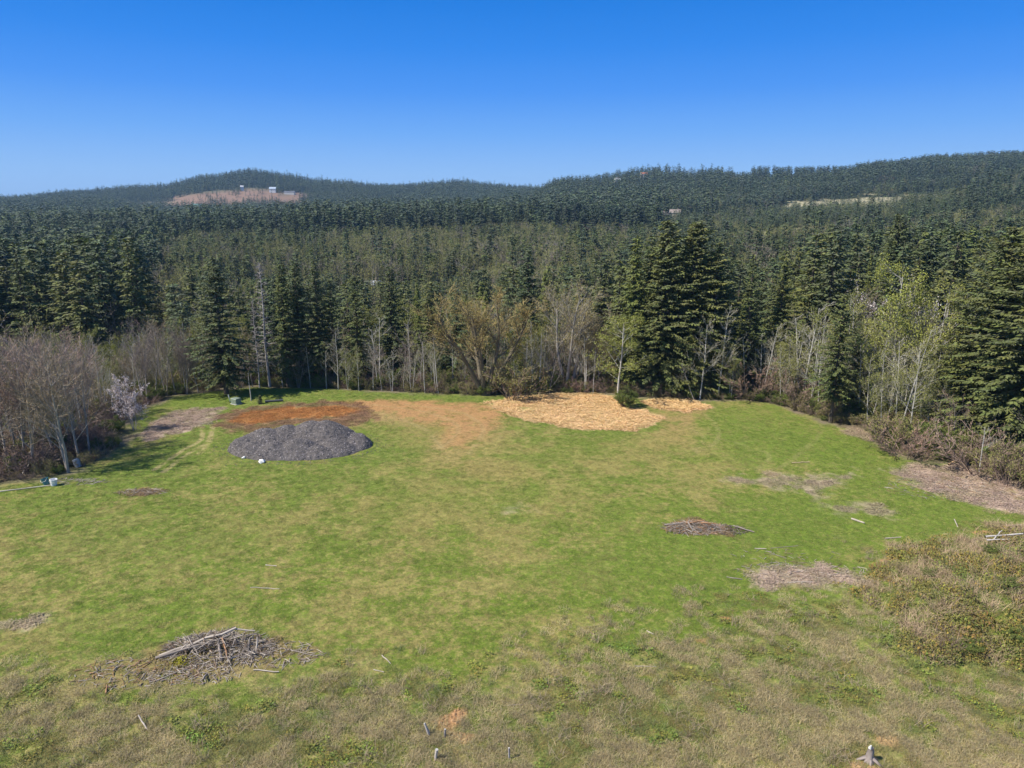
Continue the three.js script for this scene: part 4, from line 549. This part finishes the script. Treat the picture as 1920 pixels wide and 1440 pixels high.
// ---------------------------------------------------------------- gravel heap
{
  const [cx, cz] = [-31.56,-96.37], g = base('gravel_heap', cx, cz, 'large heap of grey gravel in front of the orange soil', 'gravel heap', null, 0), W = 120, D = 80;
  const cones = [[-4.6, -1.2, 3.1, 6.0], [-2.0, -2.4, 3.3, 5.6], [1.4, -3.2, 3.9, 6.2], [3.6, -3.0, 4.0, 6.0], [-7.2, .4, 2.2, 4.4], [1.0, 2.0, 2.4, 4.6], [-2.4, 2.8, 2.0, 4.4], [-5.4, 2.4, 1.8, 4.0], [5.6, 1.0, 1.9, 4.4], [8.6, -2.0, 1.7, 4.6], [10.2, -2.6, 1.2, 3.6], [4.0, 2.8, 1.5, 3.6]];
  const top = (x, z) => { let h = -1; for (const [a, b, t, R] of cones) { const q = Math.hypot(x - a, (z - b) * 1.1) / R; h = Math.max(h, .9 * t * (1 - Math.sqrt(q * q + .02)) + .06); } h += .34 * (fbm(x * .5 + 4, z * .5, 3) - .5) + .18 * (noise(x * 2.3, z * 2.3) - .5); const e = Math.hypot((x - .6) / 11.6, z / 7.4); return h - 2.2 * sstep(.8, 1.05, e); };
  const hs = new Shape(), r = rng(31), list = [[], []], y0 = rise(cx, cz);
  for (let j = 0; j <= D; j++) for (let i = 0; i <= W; i++) { const x = (i / W - .5) * 27, z = (j / D - .5) * 17, v = .8 + .4 * hash2(i, j); hs.vert([x, Math.max(top(x, z), -.6) + y0, z], [0, 1, 0], [.125 * v, .110 * v, .100 * v]); }
  for (let j = 0; j < D; j++) for (let i = 0; i < W; i++) { const a = j * (W + 1) + i; hs.i.push(a, a + W + 1, a + 1, a + 1, a + W + 1, a + W + 2); }
  const geo = hs.build(); geo.computeVertexNormals(); part('heap', geo, mat(1, 1, 1, 1), g);
  const rock = (s) => { const q = new THREE.IcosahedronGeometry(1, 0), p = q.attributes.position, rr = rng(s), m = new Map(); for (let k = 0; k < p.count; k++) { const id = p.getX(k).toFixed(2) + p.getY(k).toFixed(2) + p.getZ(k).toFixed(2); if (!m.has(id)) m.set(id, .7 + .5 * rr()); const f = m.get(id); p.setXYZ(k, p.getX(k) * f, p.getY(k) * f * .75, p.getZ(k) * f); } q.computeVertexNormals(); const c = new Float32Array(p.count * 3).fill(1); q.setAttribute('color', new THREE.BufferAttribute(c, 3)); return q; };
  for (let n = 0; n < 34000; n++) { const x = (r() - .5) * 26, z = (r() - .5) * 16, h = top(x, z); if (h < -.12) continue; if (h < .05 && r() < .6) continue; const s = .035 + .09 * r() * r(), b = r() < .12 ? .36 : lerp(.065, .175, r()); list[n % 2].push([x, h + y0, z, r() * 6.28, s, s, b, b * .89, b * (.80 + .1 * r())]); }
  for (let n = 0; n < 700; n++) { const a = r() * 6.283, q = .95 + .4 * r() * r() * (.3 + fbm(Math.cos(a) * 2 + 7, Math.sin(a) * 2, 2)), x = .6 + Math.cos(a) * 11.4 * q, z = Math.sin(a) * 7.2 * q, s = .03 + .07 * r() * r(), b = lerp(.08, .2, r()); list[n % 2].push([x, rise(cx + x, cz + z) + .03, z, r() * 6.28, s, s, b, b * .9, b * .84]); }
  list.forEach((l, k) => copies('stones', rock(40 + k), mat(1, 1, 1, .9), l, g));
  for (const [x, z, s, l] of [[-34.34,-89.63, .55, 'large white rock at the foot of the gravel heap'], [-37.4,-91.34, .3, 'small white rock left of the gravel heap front']]) { const o = single('white_rock', rock(50 + s * 10), mat(.8, .78, .74, .85), l, 'rock', null); o.scale.setScalar(s); o.position.set(x, rise(x, z) + s * .35, z); }
  // clods along the edge of the orange soil
  const clods = []; for (const q of PATCHES.filter((p) => p.c === 'orange' || p.c === 'red')) for (let n = 0; n < 420; n++) { const x = lerp(q.box[0], q.box[1], r()), z = lerp(q.box[2], q.box[3], r()), gd = ground(x, z, false); if (gd.bare < .5) continue; const s = .05 + .16 * r() * r(), v = .8 + .4 * r(); clods.push([x, rise(x, z), z, r() * 6.28, s, s, gd.c[0] * v, gd.c[1] * v, gd.c[2] * v]); }
  tag(copies('soil_clods', rock(60), mat(1, 1, 1, 1), clods, scene), 'clods of loose soil on the bare earth', null, null, 'stuff');
}

// ---------------------------------------------------------------- wood on the ground
const M_WOOD = mat(1, 1, 1, .9);
function logGeo(a, b, r0, r1, col, seed) { const r = rng(seed), n = 5, pts = [], rr = [], L = Math.hypot(...add(b, a, -1)); for (let k = 0; k <= n; k++) { pts.push(add(add(a, add(b, a, -1), k / n), [(r() - .5) * L * .035, (r() - .5) * L * .02, (r() - .5) * L * .035])); rr.push(lerp(r0, r1, k / n) * (.85 + .3 * r())); } const s = new Shape(); s.tube(pts, rr, 7, (k, q) => { const v = .62 + .7 * hash2(k * 5 + seed, q * 7); return col.map((c) => c * v); }, col.map((c) => Math.min(.7, c * 1.25))); return s.build(); }
const PALE = [.44, .38, .31], GREY = [.28, .235, .195], BROWN = [.24, .165, .11], DARK = [.11, .085, .065], RUST = [.36, .20, .10];
let seedLog = 500;
function fallen(name, x0, z0, y0, x1, z1, y1, r0, r1, col, label, group) { const x = (x0 + x1) / 2, z = (z0 + z1) / 2, h = rise(x, z), o = single(name, logGeo([x0 - x, y0, z0 - z], [x1 - x, y1, z1 - z], r0, r1, col, seedLog++), M_WOOD, label, name === 'stick' ? 'stick' : 'log', group); o.position.set(x, h, z); return o; }
function debris(name, cx, cz, n, rx, rz, hill, len, label, cols, seed) { const s = new Shape(), r = rng(seed); for (let k = 0; k < n; k++) { const a = r() * 6.283, q = Math.sqrt(r()), x = Math.cos(a) * q * rx, z = Math.sin(a) * q * rz, y = hill * (1 - q) * r() + .03, b = r() * 6.283, l = len * (.3 + r()), d = [Math.cos(b) * l / 2, (r() - .5) * l * .35 * (hill > .2), Math.sin(b) * l / 2], c = cols[Math.floor(r() * cols.length)], v = .7 + .6 * r(), w = .012 + .03 * r() * r(); const gy = rise(cx + x, cz + z); s.tube([[x - d[0], gy + y - d[1], z - d[2]], [x, gy + y + .02, z], [x + d[0], gy + y + d[1], z + d[2]]], [w, w * 1.1, w * .6], 4, c.map((u) => u * v)); } const o = new THREE.Mesh(s.build(), M_WOOD); o.name = numbered(name); o.position.set(cx, 0, cz); scene.add(o); tag(o, label, null, null, 'stuff'); }
{ // the large brush pile near the camera
  const [cx, cz] = [-22.85,-47.66], G = 'logs heaped on the near brush pile';
  const L = (x0, y0, z0, x1, y1, z1, r0, r1, c, label, group) => fallen('log', cx + x0, cz + z0, y0, cx + x1, cz + z1, y1, r0, r1, c, label, group);
  L(-4.2, .12, 1.0, 1.1, 1.25, -.9, .12, .09, PALE, 'longest pale barkless log slanting up the near brush pile');
  L(-4.3, .1, 1.35, .7, .95, -.3, .11, .07, GREY, 'thin grey log beside and below the longest pale log');
  L(-3.6, .15, .5, .9, 1.1, -1.2, .10, .07, DARK, 'dark log behind the longest pale log on the brush pile');
  L(.1, .75, .3, .75, .05, 1.5, .09, .13, GREY, 'thick short grey log leaning down the front of the brush pile');
  L(.2, .9, -.1, 1.3, .08, 1.5, .07, .06, RUST, 'reddish pole leaning down beside the thick short log');
  L(2.9, .9, -.3, 3.1, .08, .7, .06, .07, PALE, 'pale upright stick at the right side of the brush pile');
  L(2.3, .85, -.3, 2.4, .1, .5, .05, .06, GREY, 'grey upright stick left of the pale upright one on the pile');
  L(.9, 1.2, -.9, 2.5, 1.0, -1.0, .07, .05, PALE, 'pale stick lying across the top of the brush pile');
  L(-.6, .9, -.5, 1.5, .7, .1, .08, .06, DARK, 'dark log crossing under the top of the brush pile');
  L(-2.4, .9, -.1, -1.1, .3, 1.2, .05, .05, GREY, 'short grey stick crossing the middle of the longest log');
  L(1.5, .3, 1.6, 2.3, .12, .6, .05, .04, PALE, 'thin pale stick at the right foot of the brush pile');
  L(-4.6, .1, 1.7, -5.1, .25, 2.6, .05, .04, RUST, 'short tan stick left of the lower end of the long log');
  L(3.6, .08, 2.6, 5.6, .1, 2.9, .05, .04, PALE, 'pale straight stick lying right of the brush pile');
  L(.3, .06, 3.1, .5, .4, 4.0, .06, .06, GREY, 'short grey stub standing below the middle of the brush pile');
  L(-3.4, .06, 4.1, -1.4, .16, 2.6, .06, .04, GREY, 'grey branch on the ground below the long log');
  L(-6.3, .06, 4.4, -5.9, .1, 5.3, .06, .06, RUST, 'short orange brown log below the brush pile');
  L(4.6, .05, -.2, 7.9, .12, .9, .05, .03, GREY, 'long thin grey branch right of the brush pile');
  debris('brush_pile', cx, cz, 1000, 4.4, 2.3, 1.3, 1.2, 'heap of dark sticks and bark under the logs of the near brush pile', [DARK, BROWN, GREY, GREY, PALE, PALE], 61);
  debris('brush_pile', -27.82,-44.68, 330, 4.8, 1.9, .25, .6, 'pale chopped sticks strewn left of the near brush pile', [PALE, GREY, RUST, BROWN], 62);
  debris('brush_pile', -23.62,-44.56, 260, 3.6, 1.1, .22, .6, 'pale sticks strewn below the near brush pile', [PALE, PALE, GREY, BROWN], 63);
  debris('brush_pile', -18.12,-46.98, 230, 3.6, 1.7, .2, .7, 'grey sticks strewn right of the near brush pile', [PALE, GREY, BROWN], 64);
  const leaf = new Shape(), r = rng(71); for (let k = 0; k < 900; k++) { const a = r() * 6.283, q = Math.sqrt(r()), p = [Math.cos(a) * q * .95, .5 * r() * (1 - q), Math.sin(a) * q * .8], v = .7 + .6 * r(); leaf.spray(p, nrm([r() - .5, r(), r() - .5]), .12, .08, nrm([r() - .5, 1, r() - .5]), [v, v, v]); }
  const w1 = single('weed_clump', leaf.build(), mat(.36, .33, .02, .9), 'bright yellow green weed clump at the front of the brush pile', 'weed', null); w1.position.set(cx - 2.2, rise(cx - 2.2, cz + 1.6), cz + 1.6);
}
{ // the stick pile in the middle of the right half
  const [cx, cz] = [19.73,-69.05];
  debris('stick_pile', cx, cz, 620, 3.4, 1.6, 1.0, 1.1, 'low pile of weathered sticks on the grass right of centre', [GREY, BROWN, PALE, RUST, GREY], 65);
  debris('stick_pile', cx + 3.4, cz + .3, 150, 2.2, 1.3, .3, 1.0, 'dark twig litter at the right end of the stick pile', [DARK, GREY, BROWN], 66);
  for (const [a, lab] of [[[-1.0, .7, .2, 1.0, .95, -.1], 'tan pole lying across the top of the stick pile'], [[.6, .8, .2, 2.2, .75, .3], 'reddish log at the right top of the stick pile'], [[-.8, .85, .1, -.4, .25, 1.1], 'thick grey log slanting down the front of the stick pile'], [[-3.2, .4, -.1, -1.2, .6, -.2], 'pale stick along the back left of the stick pile'], [[4.2, .35, -.2, 6.2, .1, .9], 'thin branch trailing off the right end of the stick pile']])
    fallen('log', cx + a[0], cz + a[2], a[1], cx + a[3], cz + a[5], a[4], .09, .06, lab.includes('red') || lab.includes('tan') ? RUST : GREY, lab);
}
debris('stick_pile', -45.33,-79.12, 150, 3.2, 1.1, .25, .9, 'low scatter of old sticks on the grass below the tyre tracks', [GREY, BROWN, PALE], 67);
debris('stick_pile', 48.42,-63.69, 60, 3.0, .9, .25, .8, 'bleached branch litter among the brambles near the frame edge', [PALE, GREY], 68);
debris('twig_litter', 27.68,-59.83, 260, 6.5, 2.0, .1, .8, 'grey brown twig litter on the bare patch right of centre', [GREY, BROWN, PALE], 69);
debris('twig_litter', 55.53,-80.31, 420, 10, 4, .1, .8, 'twig litter across the wood chips by the right edge', [GREY, BROWN, PALE, RUST], 70);
debris('twig_litter', -54.33,-107.24, 220, 7, 3.5, .1, .7, 'twig litter on the mulch strip beside the pink blossom', [GREY, BROWN, PALE], 72);
debris('twig_litter', 27.74,-63.24, 46, 6, 1.2, .06, .55, 'pale twig litter between the stick pile and the bare patch', [PALE, GREY, BROWN], 73);
fallen('log', 46.36,-62.36, .6, 50.2,-62.57, .8, .09, .07, [.52, .48, .43], 'bleached white log, upper of the two in the brambles by the frame edge');
fallen('log', 45.96,-61.6, .5, 48.13,-61.49, .6, .07, .06, [.50, .46, .41], 'bleached white log, lower of the two in the brambles by the frame edge');
fallen('log', 46.91,-61.92, .6, 48.54,-63.24, .9, .06, .05, [.50, .46, .41], 'short white branch slanting across the bleached logs');
fallen('log', 52.35,-67.51, .15, 55.4,-67.89, .2, .06, .05, GREY, 'thin grey branch above the bleached logs by the frame edge');
fallen('stick', 48.42,-70.12, .5, 48.23,-69.05, .05, .05, .05, PALE, 'short pale stake slanting from the grass above the brambles');
fallen('log', 37.91,-71.49, .1, 38.79,-70.39, .1, .10, .08, PALE, 'short pale log lying alone on the grass right of the stick pile');
fallen('log', 58.76,-87.97, .1, 61.6,-89.63, .5, .12, .10, [.50, .33, .17], 'orange tan log beside the brush heap on the wood chips');
fallen('stick', 38.2,-89.21, .05, 40.77,-89.63, .06, .07, .06, [.5, .38, .22], 'pale board-like stick in the green corner of the field');
fallen('stick', -23.75,-56.73, .05, -21.04,-56.45, .06, .035, .03, PALE, 'long thin pale stick on the grass in the left middle field');
fallen('stick', -23.82,-60.86, .04, -22.67,-60.65, .05, .05, .04, PALE, 'small white stick on the grass above the long thin pale one');
fallen('stick', 24.45,-57.95, .06, 27.9,-57.95, .06, .05, .04, PALE, 'pale stick along the lower side of the bare twiggy patch');
fallen('stick', 20.12,-58.83, .05, 21.46,-58.34, .06, .05, .04, GREY, 'grey stick at the left tip of the bare twiggy patch');
fallen('stick', 24.7,-64.49, .06, 25.85,-64.38, .07, .06, .05, PALE, 'pale stick below the right end of the stick pile');
fallen('stick', 25.69,-63.92, .05, 27.13,-62.36, .06, .035, .025, GREY, 'thin grey branch leading down to the bare twiggy patch');
fallen('stick', 26.37,-64.61, .05, 29.38,-65.08, .06, .035, .025, GREY, 'thin grey branch right of the pale stick below the pile');
fallen('stick', -10.04,-46.92, .05, -9.17,-45.93, .06, .04, .03, PALE, 'thin pale stick right of the brush pile, upper of two');
fallen('stick', -10.37,-45.24, .05, -9.52,-44.93, .06, .04, .03, PALE, 'thin pale stick right of the brush pile, lower of two');
fallen('stick', 9.25,-45.68, .05, 10.84,-45.62, .06, .035, .03, PALE, 'thin pale stick in the middle of the near grass');
fallen('stick', 11.02,-50.16, .05, 11.46,-49.72, .06, .05, .05, PALE, 'short white chip in the grass above the thin middle stick');
fallen('stick', -24.94,-39.68, .5, -24.04,-38.89, .05, .05, .05, PALE, 'pale stick standing in the rough grass below the brush pile');
fallen('stick', 39.18,-66.77, .06, 41,-67.01, .07, .06, .05, PALE, 'pale stick at the grass edge left of the orange soil spots');
fallen('stick', 37.69,-63.92, .06, 39.43,-64.15, .07, .05, .04, PALE, 'pale stick above the left orange soil spot');
fallen('stick', -0.37,-41.35, .05, 1.48,-41.46, .06, .03, .03, GREY, 'thin grey twig in the rough near grass right of the red soil');
// stakes and stumps in the near grass
function post(name, x, z, h, r0, r1, lx, lz, col, label) { const s = new Shape(), q = rng(Math.round(h * 1000)); s.tube([[0, -.25, 0], [lx * .35, h * .35, lz * .35], [lx * .7, h * .7, lz * .7], [lx, h, lz]], [r0, r0 * .95, (r0 + r1) / 2, r1], 8, (k, j) => { const v = .6 + .7 * hash2(k + Math.round(h * 100), j * 5); return col.map((c) => c * v); }, [.5, .47, .42]); const o = single(name, s.build(), M_WOOD, label, name === 'stump' ? 'stump' : 'post', null); o.position.set(x, rise(x, z), z); return o; }
post('wooden_post', -5.37,-38.51, .85, .10, .06, -.35, -.15, [.42, .38, .34], 'grey weathered post leaning left beside the red soil');
post('wooden_post', -4.8,-36.5, .8, .09, .10, .12, .05, [.48, .43, .38], 'thick pale weathered post at the bottom edge, below the leaning one');
post('wooden_post', -4.38,-38.41, .6, .08, .06, .02, 0, [.27, .24, .22], 'short dark grey post just right of the leaning one');
post('wooden_post', -0.17,-36.58, .8, .07, .06, -.02, 0, [.33, .30, .28], 'thin grey upright post in the rough grass at the bottom');
{ // torn stump with flaring roots
  const s = new Shape(), r = rng(91), col = (k, j) => { const v = .6 + .7 * hash2(k * 3 + 1, j * 7); return [.30 * v, .25 * v, .22 * v]; };
  const pts = [], rr = []; for (let k = 0; k <= 5; k++) { pts.push([.03 * Math.sin(k * 2), -.1 + k * .22, .03 * Math.cos(k)]); rr.push(lerp(.34, .17, Math.sqrt(k / 5))); } s.tube(pts, rr, 9, col);
  s.tube([[-.06, .98, 0], [-.04, 1.2, .02]], [.13, .05], 6, [.72, .69, .62], [.72, .69, .62]); s.tube([[.1, .95, .02], [.12, 1.08, .03]], [.08, .04], 5, col, true);
  for (let k = 0; k < 6; k++) { const a = k / 6 * 6.283 + r(), L = .3 + .35 * r(); s.tube([[0, .35, 0], [Math.cos(a) * L * .5, .22, Math.sin(a) * L * .5], [Math.cos(a) * L, .02, Math.sin(a) * L], [Math.cos(a) * L * 1.25, -.1, Math.sin(a) * L * 1.25]], [.16, .12, .07, .03], 6, col); }
  const [x, z] = [22.21,-36.23], o = single('stump', s.build(), M_WOOD, 'torn grey stump with flaring roots at the bottom right', 'stump', null); o.position.set(x, rise(x, z), z);
}
{ // bare bush among the brambles
  const [x, z] = [32.96,-46.19]; tree('shrub', thickets[0], x, z, 0, 'pale bare twiggy bush among the brambles at the lower right', 'shrub', { H: 1.9, w: .8, m: TINT.pale });
  for (const [a, b, h, k, l] of [[41.74,-52.57, 1.1, 2, 'leafy green bramble clump on the slope at the right frame edge'], [37.38,-56, .9, 2, 'leafy bramble clump in the upper middle of the bramble slope'], [34.83,-46.06, 1.2, 2, 'dark leafy bramble clump right of the pale bare bush'], [38.73,-46.72, 1.2, 2, 'dark leafy bramble clump at the frame edge below the slope'], [36.26,-58.34, .8, 1, 'sparse olive bramble clump at the upper left of the slope'], [44.87,-59.32, .9, 2, 'leafy bramble clump below the bleached logs']]) tree('bramble', thickets[k], a, b, 0, l, 'shrub', { H: h, w: 1.5 });
}
{ // fallen trunk and litter on the left bank
  fallen('log', -65.58,-85.21, .2, -66.45,-92.66, 2.2, .12, .09, [.42, .38, .33], 'pale fallen trunk propped on the left bank, upper of two');
  fallen('log', -63.17,-83.34, .15, -64.24,-87.57, 1.2, .08, .06, [.40, .36, .31], 'thinner fallen trunk just below the propped one on the left bank');
  fallen('log', -62.61,-79.12, .1, -57.52,-80.83, .12, .08, .06, [.50, .45, .36], 'long pale pole on the grass edge below the buckets');
  debris('twig_litter', -55.5,-82.42, 120, 4.5, 1.2, .2, .9, 'grey twig litter right of the buckets on the left grass edge', [PALE, GREY], 74);
}

// ---------------------------------------------------------------- small made things on the field
function lathe(prof, n, col) { const s = new Shape(); for (let k = 0; k + 1 < prof.length; k++) { const [r0, y0] = prof[k], [r1, y1] = prof[k + 1], nr = nrm([y1 - y0, r0 - r1, 0]); const b = s.p.length / 3; for (let q = 0; q <= n; q++) { const a = q / n * 6.283, c = Math.cos(a), e = Math.sin(a); s.vert([c * r0, y0, e * r0], [c * nr[0], nr[1], e * nr[0]], col); s.vert([c * r1, y1, e * r1], [c * nr[0], nr[1], e * nr[0]], col); } for (let q = 0; q < n; q++) { const i = b + q * 2; s.i.push(i, i + 1, i + 2, i + 1, i + 3, i + 2); } } return s.build(); }
const one = [1, 1, 1];
{
  const bucket = (x, z, col, lab, tilt) => { const g = base('bucket', x, z, lab, 'bucket', 'buckets on the left grass edge'); g.rotation.z = tilt; const m = mat(...col, .5); part('body', lathe([[0, .02], [.32, 0], [.40, .78], [.43, .78], [.43, .84], [.37, .84], [.34, .1], [0, .1]], 20, one), m, g); const h = new Shape(), pts = []; for (let k = 0; k <= 10; k++) { const a = k / 10 * Math.PI; pts.push([Math.cos(a) * .42, .80 - Math.sin(a) * .3, .12 + Math.sin(a) * .36]); } h.tube(pts, pts.map(() => .012), 5, one); part('handle', h.build(), mat(.5, .5, .5, .4, { metalness: .8 }), g); };
  bucket(-58.44,-81.53, [.03, .15, .17], 'teal bucket tipped beside the white bucket on the left', .25); bucket(-57.34,-81.18, [.78, .78, .76], 'white bucket on the grass edge at the left', -.08);
  const b = base('barrel', -58.33,-87.97, 'grey plastic barrel leaning in the brush of the left bank', 'barrel', null); b.rotation.z = .3;
  part('body', lathe([[0, 0], [.38, 0], [.42, .05], [.44, .3], [.42, .34], [.45, .55], [.42, .8], [.44, .84], [.42, 1.08], [.38, 1.14], [0, 1.14]], 22, one), mat(.32, .35, .38, .5), b); part('lid', lathe([[0, 1.18], [.30, 1.18], [.33, 1.15]], 22, one), mat(.22, .25, .28, .5), b);
}
{
  const g = base('utility_box', -49.48,-119.91, 'green metal utility box on the lawn by the lone conifer', 'utility box', null), s = new Shape(), m = mat(.20, .25, .19, .55); g.rotation.y = -.55; s.box(-.7, .08, -.55, .7, .95, .55, one); part('cabinet', s.build(), m, g);
  const t = new Shape(); t.quad([-.76, .95, -.61], [-.76, .95, .61], [-.72, 1.08, .5], [-.72, 1.08, -.5], one); t.quad([.76, .95, .61], [.76, .95, -.61], [.72, 1.08, -.5], [.72, 1.08, .5], one); t.quad([-.76, .95, .61], [.76, .95, .61], [.72, 1.08, .5], [-.72, 1.08, .5], one); t.quad([.76, .95, -.61], [-.76, .95, -.61], [-.72, 1.08, -.5], [.72, 1.08, -.5], one); t.quad([-.72, 1.08, .5], [.72, 1.08, .5], [.72, 1.08, -.5], [-.72, 1.08, -.5], one); part('lid', t.build(), m, g);
  const d = new Shape(); d.box(-.6, .16, .553, -.01, .88, .575, one); part('door', d.build(), m, g); const d2 = new Shape(); d2.box(.01, .16, .553, .6, .88, .575, one); const dd = part('door', d2.build(), m, g); const h = new Shape(); h.box(.05, .48, .577, .09, .62, .60, one); part('handle', h.build(), mat(.3, .3, .3, .4, { metalness: .7 }), dd); const p = new Shape(); p.box(-.85, -.2, -.7, .85, .08, .7, one); part('pad', p.build(), mat(.45, .44, .41, .95), g);
}
{ const s = new Shape(); s.tube([[0, -.3, 0], [-.15, .6, 0], [-.28, 1.35, 0]], [.075, .075, .075], 10, one, true); const [x, z] = [-50.96,-121], o = single('marker_post', s.build(), mat(.80, .80, .76, .5), 'leaning white plastic marker post beside the utility box', 'post', null); o.position.set(x, rise(x, z), z); }
{ const s = new Shape(); s.tube([[0, -.3, 0], [-.03, 1.6, 0], [-.12, 3.4, 0], [-.1, 5.2, 0]], [.10, .085, .06, .04], 8, (k, q) => { const v = .8 + .3 * hash2(k, q); return [.50 * v, .46 * v, .38 * v]; }, true); const [x, z] = [-47.47,-121.74], o = single('pole', s.build(), M_WOOD, 'thin pale wooden pole standing between the box and the sapling', 'pole', null); o.position.set(x, rise(x, z), z); }
{ const p = conifer(131, { ...FIR, H: 1.6, R: .42, base: .05, step: .06, per: 7, sp: .08, len: .22, twigs: false }); const [x, z] = [-45.17,-119.91]; tree('conifer_sapling', p, x, z, 0, 'knee-high dark conifer sapling on the lawn beside the pipe', C, { H: 1.55, m: N[4] });
  const s = new Shape(), [x0, z0] = [-44.56,-120.63], [x1, z1] = [-41.53,-121.37], q = rise((x0 + x1) / 2, (z0 + z1) / 2); s.tube([[x0 - x1, .2, z0 - z1], [(x0 - x1) / 2, .2, (z0 - z1) / 2], [0, .22, 0]], [.2, .2, .2], 12, one); s.tube([[x0 - x1, .2, z0 - z1], [0, .22, 0]], [.17, .17], 12, [.3, .3, .3]); const o = single('drain_pipe', s.build(), mat(.055, .06, .065, .6), 'dark plastic drain pipe lying on the lawn right of the sapling', 'pipe', null); o.position.set(x1, q, z1); }

// ---------------------------------------------------------------- far houses
function house(x, z, w, d, h, turn, wall, roof, label, o = {}) {
  const g = base('house', x, z, label, 'house', null), W = w / 2, D = d / 2, e = .5, k = o.pitch ?? .45; g.rotation.y = turn; g.position.y += o.lift ?? 1;
  const s = new Shape(); s.box(-W, -6, -D, W, h, D, one); for (const x of [-W, W]) s.tri([x, h, -D], [x, h, D], [x, h + D * k * 2, 0], one); part('wall', s.build(), mat(...wall, .9), g);
  const r = new Shape(); for (const q of [-1, 1]) { r.quad([-W - e, h - e * k + .12, q * (D + e)], [W + e, h - e * k + .12, q * (D + e)], [W + e, h + D * k * 2 + .2, 0], [-W - e, h + D * k * 2 + .2, 0], one); } const rf = part('roof', r.build(), mat(...roof, .85), g); const c = new Shape(); c.box(W * .4, h + D * k, -.5, W * .4 + 1, h + D * k * 2 + 1.2, .5, one); part('chimney', c.build(), mat(.3, .22, .18, .9), rf);
  const n = Math.max(2, Math.round(w / 4)); for (let i = 0; i < n; i++) for (let y = 1; y + 1.6 < h; y += 3) { const x = -W + (i + .5) * w / n; const f = new Shape(); if (i === 1 && y === 1) { f.box(x - .6, 0, D + .01, x + .6, 2.1, D + .08, one); part('door', f.build(), mat(.25, .16, .1, .7), g); continue; } f.box(x - .8, y, D + .01, x + .8, y + 1.4, D + .07, one); part('window', f.build(), mat(.05, .07, .09, .15), g); }
  return g;
}
{
  const W = [.78, .78, .75];
  house(-693.57,-2085, 18, 11, 6, .1, W, [.42, .50, .58], 'white two-storey house on the left hill above the clearcut', { lift: 4 });
  house(-637.52,-2060, 30, 9, 3.4, -.05, [.50, .48, .44], [.13, .13, .14], 'long low dark-roofed house on the right of the clearcut', { lift: 3, pitch: .25 });
  house(-808.76,-1840, 22, 11, 4, .2, [.30, .38, .34], [.12, .22, .18], 'green roofed barn at the foot of the clearcut', { lift: 7 });
  house(-791.79,-2110, 9, 8, 5, .3, W, [.5, .5, .5], 'tiny white house at the upper edge of the clearcut', { lift: 5 });
  house(-385.55,-1725, 15, 10, 5, .5, W, [.48, .50, .52], 'white house in the trees at the middle of the far valley', { lift: 6 });
  house(308.25,-1690, 15, 9, 4.5, .15, W, [.45, .17, .10], 'white house with red roof on the right ridge line', { lift: 6 });
  house(231.77,-1590, 12, 10, 7, .4, W, [.6, .6, .6], 'white house among trees below the ridge line', { lift: 4 });
  house(182.33,-868, 14, 9, 4, .3, [.36, .31, .26], [.25, .21, .19], 'tan house, left of the two in the trees on the right slope', { lift: 2 });
  house(201.29,-880, 13, 9, 4.5, -.3, [.40, .36, .32], [.28, .23, .21], 'tan house, right of the two in the trees on the right slope', { lift: 3 });
  house(-70.52,-352, 8, 6, 3, .4, W, [.55, .58, .62], 'white house glimpsed between the near conifers', { lift: .3, pitch: .3 });
}
scene.traverse((o) => { if (o.isMesh) { o.castShadow = true; o.receiveShadow = true; } });
renderer.render(scene, camera);
